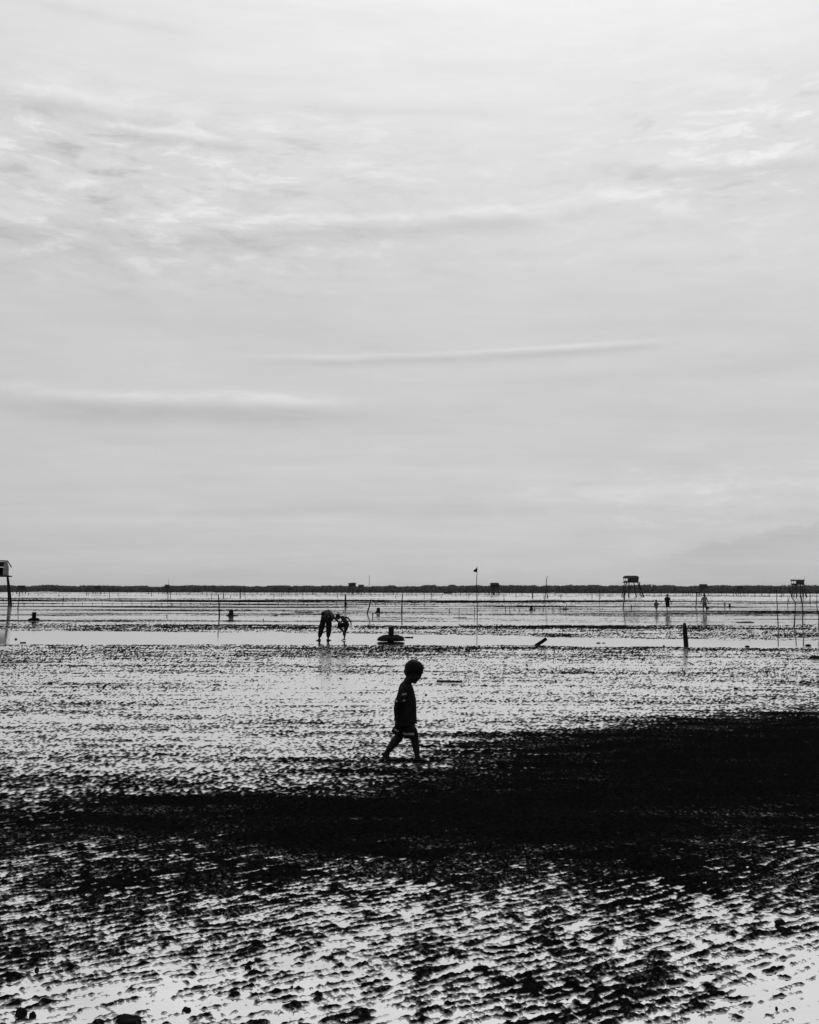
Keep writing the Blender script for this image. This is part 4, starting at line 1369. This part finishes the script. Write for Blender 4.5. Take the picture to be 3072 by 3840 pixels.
def foot_(bm, ankle, d, s=1.0, pitch=0.0):
    """bare foot from ankle along d (horizontal), sole under it"""
    a, d = Vector(ankle), Vector(d).normalized()
    up = Vector((0, 0, 1))
    side = d.cross(up).normalized()
    dd = (d * math.cos(pitch) - up * math.sin(pitch)).normalized()
    uu = dd.cross(side).normalized() * -1
    if uu.z < 0: uu = -uu
    heel = a - uu * 0.055 * s - dd * 0.045 * s
    ball = heel + dd * 0.17 * s
    cap_tube(bm, [heel, heel + dd * 0.06 * s + uu * 0.012 * s, ball], [(0.030 * s, 0.028 * s), (0.032 * s, 0.034 * s), (0.042 * s, 0.018 * s)], 12, up=uu)
    cap_tube(bm, [a, heel + dd * 0.09 * s + uu * 0.01 * s], [0.034 * s, 0.026 * s], 10)
    for i, (o_, ln, r) in enumerate(((0.027, 0.05, 0.0125), (0.009, 0.046, 0.009), (-0.006, 0.041, 0.0085), (-0.019, 0.035, 0.008), (-0.031, 0.027, 0.0075))):
        p = ball + side * o_ * s + dd * 0.005 * s - uu * 0.006 * s
        cap_tube(bm, [p, p + dd * ln * s], [r * s, r * s * 0.9], 7)


# ---- the walking boy
def boy():
    o = gp(1527, 2849)
    o = gp(1527, 2849, max(0.0, gz(o.x, o.y)))
    D = o.y
    k = 0.20408 * D / F                # metres per unit of the drawing grid below
    foot = Vector((o.x, o.y, max(0, gz(o.x, o.y)) - 0.004))
    root = empty('person', foot, 'young boy in oversized shirt and striped shorts walking with bowed head', 'person')
    P = lambda cx, cy, y=0.0: Vector(((cx - 720) * k, y, (1995 - cy) * k))
    bm = bmesh.new()
    hm = rotM(R(30), 0)
    hc = P(845, 405)
    hs = 384 * k
    head(bm, hc, hs, hm)
    # neck, trunk
    cap_tube(bm, [P(790, 490), P(728, 575), P(695, 680)], [(0.050, 0.046), (0.047, 0.044), (0.058, 0.05)], 14, up=Vector((0, 1, 0)))
    cap_tube(bm, [P(690, 700), P(700, 850), P(705, 1050), P(700, 1250), P(690, 1380)],
             [(0.075, 0.115), (0.088, 0.105), (0.085, 0.095), (0.085, 0.10), (0.08, 0.095)], 18, up=Vector((0, 1, 0)))
    for sd in (-1, 1):
        cap_tube(bm, [P(680, 690, 0), P(655, 715, sd * 0.115)], [0.05, 0.045], 10)
    # near arm, swung back: elbow behind, forearm hanging, hand closed on the shirt tail
    cap_tube(bm, [P(655, 715, -0.125), P(610, 820, -0.14), P(548, 930, -0.142)], [0.040, 0.035, 0.031], 12)
    cap_tube(bm, [P(548, 930, -0.142), P(518, 1040, -0.14), P(520, 1160, -0.13)], [0.031, 0.029, 0.021], 12)
    hand(bm, P(518, 1165, -0.13), (-0.05, 0.0, -1), (1, 0.3, 0), 0.62, 0.75, 1)
    # far arm, hanging a little forward
    cap_tube(bm, [P(690, 715, 0.125), P(740, 850, 0.14), P(770, 960, 0.14)], [0.040, 0.035, 0.031], 12)
    cap_tube(bm, [P(770, 960, 0.14), P(800, 1080, 0.14), P(810, 1180, 0.13)], [0.031, 0.028, 0.021], 12)
    hand(bm, P(810, 1185, 0.13), (0.15, 0, -1), (0.3, -1, 0), 0.62, 0.6, -1)
    # near leg forward
    cap_tube(bm, [P(740, 1370, -0.05), P(810, 1480, -0.058), P(852, 1600, -0.06), P(868, 1690, -0.06), P(885, 1780, -0.06), P(905, 1900, -0.06)],
             [0.072, 0.060, 0.047, 0.044, 0.038, 0.027], 14)
    foot_(bm, P(910, 1895, -0.06), (1, -0.08, 0), 0.72, R(4))
    # far leg pushing off
    cap_tube(bm, [P(660, 1370, 0.05), P(600, 1480, 0.055), P(560, 1600, 0.055), P(480, 1690, 0.055), P(410, 1780, 0.055), P(352, 1868, 0.055)],
             [0.072, 0.062, 0.052, 0.048, 0.040, 0.029], 14)
    foot_(bm, P(360, 1872, 0.055), (1, 0.05, 0), 0.72, R(36))
    body_mesh('body', bm, 0.0048, M_SKIN, root, 5)
    hair('hair', hc, hs, hm, root, 0.02, 1.0)
    # shirt: from the collar to the thigh, loose
    V = Vector
    rings = []
    for cx, cy, a, b in ((735, 590, 66, 0.055), (715, 612, 86, 0.090), (700, 645, 112, 0.142), (695, 700, 136, 0.166), (702, 800, 150, 0.160), (712, 900, 165, 0.15), (712, 1000, 172, 0.15),
                         (708, 1100, 178, 0.15), (702, 1200, 188, 0.152), (697, 1290, 200, 0.156), (694, 1370, 205, 0.158)):
        tilt = 0.35 if cy < 640 else (0.15 if cy < 700 else 0)
        rings.append((P(cx, cy), V((a * k * math.cos(tilt), 0, -a * k * math.sin(tilt))), V((0, b, 0))))
    rings[-1] = (P(694, 1360), V((206 * k, 0, 45 * k)), V((0, 0.158, 0)))
    sh_ = cloth('shirt', rings, M_CLOTHBOY, root, 44, 0.05, 0.004, 1.0)
    # sleeves with two pale bands
    for sd, pts in ((-1, ((690, 655), (662, 712), (640, 765), (632, 790), (618, 850), (610, 880), (602, 905), (596, 935))), (1, ((690, 672), (714, 722), (728, 765), (736, 790), (750, 850), (758, 880), (764, 905), (772, 935)))):
        rg = []
        for i, (cx, cy) in enumerate(pts):
            w = 86 + i * 3.5
            rg.append((P(cx, cy, sd * (0.118 + 0.004 * i)), V((w * k, 0, w * k * 0.12)), V((0, w * k * 0.9, 0))))
        cloth('sleeve', rg, M_CLOTHBOY, sh_, 26, 0.05, 0.004, 2.0 + sd, stripes={2: ((262, 318),), 5: ((208, 236), (284, 322))})
    # shorts
    rg = [(P(690, 1300), V((150 * k, 0, 0)), V((0, 0.125, 0))), (P(692, 1360), V((165 * k, 0, 0)), V((0, 0.135, 0))), (P(692, 1420), V((180 * k, 0, 0)), V((0, 0.14, 0)))]
    so_ = cloth('shorts', rg, M_CLOTHDK, root, 36, 0.03, 0.004, 3.0)
    for sd, pts in ((-1, ((730, 1390, 150, 0), (765, 1440, 140, 0.03), (775, 1465, 138, 0.03), (782, 1505, 136, 0.03), (790, 1540, 132, 0.02), (795, 1572, 128, 0.0))),
                    (1, ((650, 1390, 150, 0), (610, 1430, 138, 0.2), (590, 1455, 132, 0.3), (572, 1490, 128, 0.35), (556, 1515, 124, 0.38), (540, 1540, 120, 0.4)))):
        rg = []
        for cx, cy, a, t in pts:
            rg.append((P(cx, cy, sd * 0.066), V((a * k * math.cos(t), 0, -a * k * math.sin(t) * (1 if sd > 0 else -0.5))), V((0, 0.083, 0))))
        cloth('shorts_leg', rg, M_CLOTHDK, so_, 30, 0.04, 0.004, 5.0 + sd, stripes={2: ((186, 300),) if sd < 0 else ((215, 262),)})
    # rubber sandals
    for (cx, cy, y, pit, ln) in ((985, 1985, -0.06, 0.0, 290), (380, 1963, 0.055, R(12), 250)):
        bm = bmesh.new()
        n = 14
        rows = []
        for i in range(n + 1):
            u = i / n
            w = 0.034 * (math.sin(math.pi * min(1, max(0.0, u * 0.94 + 0.03))) ** 0.45) * (0.85 + 0.3 * u)
            x = (u - 0.5) * ln * k
            q = P(cx, cy, y)
            z = -x * math.sin(pit) * 0.5
            rows.append([bm.verts.new(q + V((x, -w, z))), bm.verts.new(q + V((x, w, z))), bm.verts.new(q + V((x, w, z - 0.012))), bm.verts.new(q + V((x, -w, z - 0.012)))])
        for i in range(n):
            for j in range(4):
                bm.faces.new((rows[i][j], rows[i][(j + 1) % 4], rows[i + 1][(j + 1) % 4], rows[i + 1][j]))
        bm.faces.new(rows[0]); bm.faces.new(rows[-1])
        from_bm('sandal', bm, M_RUBBER, root)


boy()


# ---- man bending down to a child in the creek
def bending_pair():
    D = depth_at(1222, 2402)
    k = 0.13913 * D / F
    o = dp(1222, 2402, D)
    V = Vector
    # the man, seen from behind
    foot = V((o.x, o.y, -0.03))
    root = empty('person', foot, 'person in dark trousers bending far forward towards the child', 'person')
    P = lambda cx, cy, y=0.0: V(((cx - 590) * k, y, (1020 - cy) * k + 0.03))
    bm = bmesh.new()
    # trunk folded forward, away from us and to one side
    cap_tube(bm, [P(590, 430, 0.05), P(598, 350, 0.10), P(610, 310, 0.22), P(625, 300, 0.42), P(650, 330, 0.56)], [(0.11, 0.11), (0.125, 0.12), (0.14, 0.12), (0.15, 0.12), (0.14, 0.10)], 18, up=V((1, 0, 0)))
    cap_tube(bm, [P(650, 330, 0.52), P(690, 390, 0.62)], [0.065, 0.06], 12)
    hm = Matrix.Rotation(R(40), 3, 'Y') @ Matrix.Rotation(R(60), 3, 'Z')
    hm = Matrix(((0.55, -0.6, 0.58), (0.45, 0.8, 0.40), (-0.70, 0.04, 0.71)))
    head(bm, P(715, 440, 0.66), 0.22, rotM(R(55), R(40)))
    cap_tube(bm, [P(700, 320, 0.42), P(750, 375, 0.40), P(845, 470, 0.34), P(870, 490, 0.32)], [0.062, 0.052, 0.046, 0.043], 12)
    cap_tube(bm, [P(870, 490, 0.32), P(920, 530, 0.24), P(955, 555, 0.18)], [0.043, 0.038, 0.028], 12)
    hand(bm, P(955, 555, 0.18), (0.75, -0.25, -0.35), (0.2, 0.2, -1), 1.0, 0.7, 1)
    cap_tube(bm, [P(545, 310, 0.42), P(520, 400, 0.55), P(560, 520, 0.5)], [0.062, 0.048, 0.042], 12)
    cap_tube(bm, [P(560, 520, 0.5), P(640, 560, 0.4)], [0.042, 0.028], 12)
    hand(bm, P(640, 560, 0.4), (0.8, -0.2, -0.3), (0, 0, -1), 1.0, 0.7, -1)
    legs = (([P(530, 430, 0), P(505, 560, 0.02), P(462, 740, 0.03), P(440, 850, -0.01), P(418, 960, -0.03)], (-0.75, -0.55, 0), 418), ([P(650, 430, 0), P(668, 560, 0.02), P(668, 740, 0.03), P(660, 850, 0), P(652, 960, -0.03)], (0.75, 0.6, 0), 652))
    for pts, dr, ax in legs:
        cap_tube(bm, pts, [0.10, 0.092, 0.066, 0.055, 0.036], 14)
        foot_(bm, pts[-1] + V((0, 0, -0.01)), dr, 1.0, R(8))
    body_mesh('body', bm, 0.008, M_SKIN, root, 4)
    hair('hair', P(715, 440, 0.66), 0.22, rotM(R(55), R(40)), root)
    # trousers
    rg = [(P(590, 312, 0.10), V((0.160, 0, 0)), V((0, 0.09, 0.09))), (P(590, 350, 0.06), V((0.182, 0, 0)), V((0, 0.13, 0.06))), (P(588, 400, 0.02), V((0.192, 0, 0)), V((0, 0.185, 0))), (P(588, 470, 0), V((0.205, 0, 0)), V((0, 0.165, 0))), (P(588, 520, 0), V((0.200, 0, 0)), V((0, 0.13, 0)))]
    tr_ = cloth('trousers', rg, M_CLOTHDK, root, 32, 0.02, 0.006)
    for (pts, dr, ax), sd in zip(legs, (-1, 1)):
        q = [(pts[0], 0.108), (pts[1], 0.114), (pts[1].lerp(pts[2], 0.5), 0.110), (pts[2], 0.102), (pts[3], 0.090), (pts[3].lerp(pts[4], 0.7), 0.056)]
        cloth('trousers_leg', [(p, V((r, 0, 0)), V((0, r * 1.05, 0))) for p, r in q], M_CLOTHDK, tr_, 26, 0.05, 0.006, ax * 0.01)
    # loose grey shirt over the folded back
    rg = [(P(588, 330, 0.08), V((0.20, 0, -0.06)), V((0, 0.07, 0.08))), (P(600, 318, 0.14), V((0.19, 0, -0.03)), V((0, 0.08, 0.12))), (P(612, 305, 0.26), V((0.19, 0, -0.01)), V((0, 0.03, 0.135))), (P(628, 300, 0.42), V((0.20, 0, -0.03)), V((0, 0.0, 0.13))), (P(650, 330, 0.56), V((0.15, 0, -0.08)), V((0, 0.03, 0.10)))]
    sh_ = cloth('shirt', rg, M_GREYSHIRT, root, 34, 0.06, 0.006)
    rg = [(P(700, 318, 0.42), V((0.04, 0, 0.06)), V((0, 0.075, 0))), (P(735, 355, 0.41), V((0.045, 0, 0.055)), V((0, 0.07, 0))), (P(770, 395, 0.39), V((0.05, 0, 0.05)), V((0, 0.065, 0)))]
    cloth('sleeve', rg, M_GREYSHIRT, sh_, 18, 0.05, 0.006)
    rg = [(P(545, 315, 0.42), V((0.07, 0, 0.02)), V((0, 0.075, 0))), (P(525, 350, 0.46), V((0.065, 0, 0.02)), V((0, 0.07, 0))), (P(515, 400, 0.54), V((0.06, 0, 0.02)), V((0, 0.065, 0)))]
    cloth('sleeve', rg, M_GREYSHIRT, sh_, 18, 0.05, 0.006)

    # the child, on one leg, other knee raised, bowed over it
    ox = P(1085, 1020)
    foot2 = V((o.x + ox.x, o.y + 0.05, -0.02))
    root = empty('person', foot2, 'child in dark shorts standing on one leg with head bowed', 'person')
    Q = lambda cx, cy, y=0.0: V(((cx - 1085) * k, y, (1020 - cy) * k + 0.02))
    bm = bmesh.new()
    hmx = Matrix.Rotation(R(180), 3, 'Z') @ Matrix.Rotation(R(48), 3, 'Y')
    head(bm, Q(912, 395, 0.0), 0.20, hmx)
    cap_tube(bm, [Q(960, 400, 0), Q(1010, 400, 0)], [0.042, 0.05], 12, up=V((0, 1, 0)))
    cap_tube(bm, [Q(1035, 415), Q(1075, 470), Q(1120, 530), Q(1150, 580)], [(0.085, 0.105), (0.095, 0.10), (0.09, 0.095), (0.085, 0.10)], 16, up=V((0, 1, 0)))
    # arms
    cap_tube(bm, [Q(1130, 400, -0.11), Q(1190, 420, -0.15), Q(1235, 480, -0.16)], [0.040, 0.034, 0.029], 12)
    cap_tube(bm, [Q(1235, 480, -0.16), Q(1258, 530, -0.16), Q(1268, 560, -0.16)], [0.029, 0.026, 0.021], 12)
    hand(bm, Q(1268, 562, -0.16), (0.18, 0, -1), (-1, 0.2, 0), 0.72, 0.4, 1)
    cap_tube(bm, [Q(1030, 430, 0.11), Q(1020, 490, 0.14), Q(1000, 530, 0.14)], [0.040, 0.034, 0.029], 12)
    cap_tube(bm, [Q(1000, 530, 0.14), Q(950, 560, 0.12)], [0.029, 0.021], 12)
    hand(bm, Q(950, 560, 0.12), (-1, -0.2, -0.2), (0, 0, -1), 0.7, 0.7, 1)
    # standing leg and raised leg
    cap_tube(bm, [Q(1160, 590, -0.05), Q(1135, 690, -0.05), Q(1105, 780, -0.05), Q(1098, 860, -0.05), Q(1085, 965, -0.05)], [0.078, 0.064, 0.047, 0.044, 0.026], 14)
    foot_(bm, Q(1085, 968, -0.05), (-0.9, -0.5, 0), 0.8, R(6))
    cap_tube(bm, [Q(1140, 590, 0.06), Q(1040, 620, 0.06), Q(930, 650, 0.05)], [0.078, 0.066, 0.052], 14)
    cap_tube(bm, [Q(930, 650, 0.05), Q(985, 715, 0.06), Q(1045, 770, 0.07), Q(1062, 800, 0.07)], [0.050, 0.048, 0.034, 0.027], 14)
    foot_(bm, Q(1060, 805, 0.07), (0.1, 0.3, 0), 0.7, R(80))
    body_mesh('body', bm, 0.007, M_SKIN, root, 4)
    hair('hair', Q(912, 395, 0), 0.20, hmx, root)
    rg = [(Q(1140, 545), V((0.085, 0, -0.04)), V((0, 0.115, 0))), (Q(1150, 580), V((0.10, 0, -0.03)), V((0, 0.125, 0))), (Q(1148, 620), V((0.098, 0, 0)), V((0, 0.125, 0)))]
    so_ = cloth('shorts', rg, M_CLOTHDK, root, 28, 0.02, 0.005)
    rg = [(Q(1155, 580, -0.055), V((0.095, 0, 0.02)), V((0, 0.085, 0))), (Q(1150, 640, -0.055), V((0.09, 0, 0.03)), V((0, 0.082, 0))), (Q(1130, 710, -0.055), V((0.08, 0, 0.03)), V((0, 0.078, 0))), (Q(1112, 765, -0.055), V((0.068, 0, 0.02)), V((0, 0.07, 0)))]
    cloth('shorts_leg', rg, M_CLOTHDK, so_, 24, 0.05, 0.005, 4)
    rg = [(Q(1140, 600, 0.06), V((0, 0, 0.09)), V((0, 0.085, 0))), (Q(1060, 615, 0.06), V((0.0, 0, 0.095)), V((0, 0.085, 0))), (Q(980, 625, 0.06), V((0.01, 0, 0.098)), V((0, 0.085, 0))), (Q(895, 635, 0.055), V((0.015, 0, 0.095)), V((0, 0.083, 0)))]
    cloth('shorts_leg', rg, M_CLOTHDK, so_, 24, 0.05, 0.005, 7)


bending_pair()


# ---- the three walkers far out
def walker(px, py, H, label, build):
    D = depth_at(px, py)
    f = dp(px, py, D)
    root = empty('person', V3(f.x, f.y, -0.01), label, 'person')
    build(root, H)
    return root


V3 = lambda *a: Vector(a)


def figure(root, H, yaw=0.0, l_leg=((0, 0), (0, 0)), r_leg=((0, 0), (0, 0)), l_arm=None, r_arm=None, top=None, bottom=None, short_bottom=0.55, sleeve=True, long_hair=False, dress=False, headturn=0.0, child=False):
    """standing figure seen from behind (face +y); leg = ((knee dx, dy),(foot dx, dy, lift)); arm = (elbow, wrist) offsets in H units"""
    V = Vector
    hs = H * (0.20 if child else 0.145)
    sh = H * (0.76 if child else 0.80)
    hip = H * 0.50
    bw_ = H * (0.125 if child else 0.118)
    hw = H * 0.055
    bm = bmesh.new()
    hc = V((0, 0.01 * H, H - hs * 0.5))
    hm = rotM(R(8), R(90) + headturn)
    head(bm, hc, hs, hm)
    cap_tube(bm, [V((0, 0, H - hs * 0.8)), V((0, 0, sh + 0.01 * H))], [0.034 * H, 0.04 * H], 12)
    cap_tube(bm, [V((0, 0, sh - 0.01 * H)), V((0, 0, sh - 0.10 * H)), V((0, 0, hip + 0.12 * H)), V((0, 0, hip))], [(bw_ * 0.80, 0.055 * H), (bw_ * 0.88, 0.068 * H), (bw_ * 0.70, 0.058 * H), (bw_ * 0.80, 0.066 * H)], 16, up=V((0, 1, 0)))
    arms = []
    for sd, ar in ((-1, l_arm), (1, r_arm)):
        s0 = V((sd * bw_, 0, sh - 0.02 * H))
        e = s0 + V(ar[0]) * H
        w = s0 + V(ar[1]) * H
        cap_tube(bm, [V((sd * bw_ * 0.6, 0, sh - 0.02 * H)), s0], [0.034 * H, 0.032 * H], 10)
        cap_tube(bm, [s0, s0.lerp(e, 0.5), e], [0.031 * H, 0.028 * H, 0.024 * H], 10)
        cap_tube(bm, [e, e.lerp(w, 0.4), w], [0.024 * H, 0.022 * H, 0.016 * H], 10)
        hand(bm, w, (w - e), V((-sd, 0.2, 0)), H / 1.7 * (1.0), 0.5, sd)
        arms.append((s0, e, w))
    legs = []
    for sd, lg in ((-1, l_leg), (1, r_leg)):
        h0 = V((sd * hw, 0, hip))
        kn = V((sd * hw + lg[0][0] * H, lg[0][1] * H, (0.275 + (lg[0][2] if len(lg[0]) > 2 else 0)) * H))
        an = V((sd * hw + lg[1][0] * H, lg[1][1] * H, (0.045 + (lg[1][2] if len(lg[1]) > 2 else 0)) * H))
        cap_tube(bm, [h0, h0.lerp(kn, 0.5), kn, kn.lerp(an, 0.35), an], [0.056 * H, 0.049 * H, 0.034 * H, 0.033 * H, 0.02 * H], 12)
        lift = lg[1][2] if len(lg[1]) > 2 else 0
        foot_(bm, an + V((0, 0, 0.006)), (sd * 0.15, 1, 0), H / 1.7, R(60) if lift > 0.05 else R(4))
        legs.append((h0, kn, an))
    body_mesh('body', bm, 0.009, M_SKIN, root, 4)
    hair('hair', hc, hs, hm, root, 0.12 if long_hair else 0.02, 1.10 if long_hair else 1.05, 0.12 if long_hair else 0)
    rg = []
    zt = sh + 0.012 * H
    wide = 1.12 if sleeve else 0.92
    for z, a, b in ((zt, 0.45, 0.045), (zt - 0.02 * H, 0.85, 0.06), (sh - 0.06 * H, wide, 0.078), (sh - 0.14 * H, wide * 0.98, 0.080), (hip + 0.14 * H, wide * 0.90, 0.075), (hip + 0.06 * H, wide * 0.95, 0.080), (hip + 0.0 * H, wide * 1.0, 0.084)):
        rg.append((V((0, 0, z)), V((bw_ * a, 0, 0)), V((0, b * H, 0))))
    if dress:
        for z, a, b in ((hip - 0.08 * H, wide * 1.02, 0.09), (hip - 0.18 * H, wide * 1.05, 0.095)):
            rg.append((V((0, 0, z)), V((bw_ * a, 0, 0)), V((0, b * H, 0))))
    sh_ = cloth('dress' if dress else 'shirt', rg, top, root, 30, 0.05, 0.008)
    if sleeve:
        for s0, e, w in arms:
            cloth('sleeve', [(s0 + V((0, 0, 0.01 * H)), V((0.038 * H, 0, 0)), V((0, 0.045 * H, 0))), (s0.lerp(e, 0.35), V((0.042 * H, 0, 0)), V((0, 0.044 * H, 0))), (s0.lerp(e, 0.75), V((0.042 * H, 0, 0)), V((0, 0.042 * H, 0)))], top, sh_, 18, 0.04, 0.008)
    if bottom is not None:
        so_ = cloth('shorts', [(V((0, 0, hip + 0.08 * H)), V((bw_ * 0.84, 0, 0)), V((0, 0.072 * H, 0))), (V((0, 0, hip)), V((bw_ * 0.96, 0, 0)), V((0, 0.08 * H, 0))), (V((0, 0, hip - 0.05 * H)), V((bw_ * 0.98, 0, 0)), V((0, 0.078 * H, 0)))], bottom, root, 28, 0.02, 0.008)
        for h0, kn, an in legs:
            q = [h0, h0.lerp(kn, 0.4), h0.lerp(kn, 0.8), kn.lerp(an, 0.05 + short_bottom * 0.1)]
            cloth('shorts_leg', [(p, V((r * H, 0, 0)), V((0, r * H * 1.05, 0))) for p, r in zip(q, (0.060, 0.060, 0.056, 0.052))], bottom, so_, 22, 0.04, 0.008)


def man(root, H):
    figure(root, H, l_leg=((0.01, 0.01), (0.03, -0.02)), r_leg=((0.02, 0.02), (0.055, -0.16, 0.16)), l_arm=((-0.035, -0.05, -0.15), (0.0, 0.12, -0.12)), r_arm=((0.06, 0.0, -0.17), (0.12, 0.0, -0.33)), top=M_CLOTHDK, bottom=M_CLOTHDK)


def girl(root, H):
    figure(root, H, l_leg=((0.02, 0.02), (0.03, 0.0)), r_leg=((0.0, 0.03), (-0.01, 0.06)), l_arm=((-0.05, 0.02, -0.16), (-0.02, 0.08, -0.28)), r_arm=((0.09, 0.02, -0.14), (0.18, 0.02, -0.10)), top=M_GREYSHIRT, bottom=M_GREYSHIRT, dress=True, long_hair=True, sleeve=True, child=True)


def woman(root, H):
    figure(root, H, l_leg=((-0.005, 0.0), (-0.01, 0.06)), r_leg=((0.03, 0.02), (0.04, -0.06)), l_arm=((-0.06, 0.0, -0.17), (-0.07, 0.0, -0.33)), r_arm=((0.06, 0.0, -0.16), (0.13, 0.02, -0.31)), top=M_PALESHIRT, bottom=M_GREYSHIRT, sleeve=False, long_hair=True)


walker(2504, 2291, 1.63, 'person in dark shirt and shorts walking away with one foot lifted', man)
walker(2462, 2292, 1.09, 'small long-haired child in a grey dress beside the dark-shirted walker', girl)
walker(2643, 2294, 1.66, 'person in a pale sleeveless top walking away beside the dark basket', woman)

# basket beside the woman
p = gp(2654, 2283)
root = empty('basket', (p.x, p.y, 0), 'round dark basket resting on the mud by the woman', 'basket')
bm = bmesh.new()
rings = []
for i, (r, z) in enumerate(((0.10, -0.02), (0.15, 0.06), (0.165, 0.14), (0.15, 0.20), (0.09, 0.25), (0.02, 0.265))):
    rings.append([bm.verts.new((r * (1 + 0.03 * math.sin(a * 2.2)) * math.cos(2 * math.pi * a / 18), r * math.sin(2 * math.pi * a / 18), z)) for a in range(18)])
for i in range(5):
    for a in range(18):
        bm.faces.new((rings[i][a], rings[i][(a + 1) % 18], rings[i + 1][(a + 1) % 18], rings[i + 1][a]))
bm.faces.new(rings[0][::-1]); bm.faces.new(rings[-1])
from_bm('woven_body', bm, M_THATCH, root, None, True)
bm = bmesh.new()
sweep(bm, [(0.17 * math.cos(t * math.pi / 6), 0.17 * math.sin(t * math.pi / 6), 0.14) for t in range(13)], 0.012, 5)
from_bm('rim', bm, M_WOOD, root)

# ------------------------------------------------------------------ the air: a thin even sea haze
hz = bpy.data.materials.new('sea_haze')
hz.use_nodes = True
hz.node_tree.nodes.clear()
pv = hz.node_tree.nodes.new('ShaderNodeVolumePrincipled')
pv.inputs['Color'].default_value = (0.9, 0.9, 0.9, 1)
pv.inputs['Density'].default_value = 0.000045
ho_ = hz.node_tree.nodes.new('ShaderNodeOutputMaterial')
hz.node_tree.links.new(pv.outputs[0], ho_.inputs['Volume'])
bm = bmesh.new()
box(bm, (-9100, -30, -1.3), (9100, 9100, 16.0))
o = from_bm('haze', bm, hz)
tag(o, 'thin pale sea haze over the flat', kind='stuff')
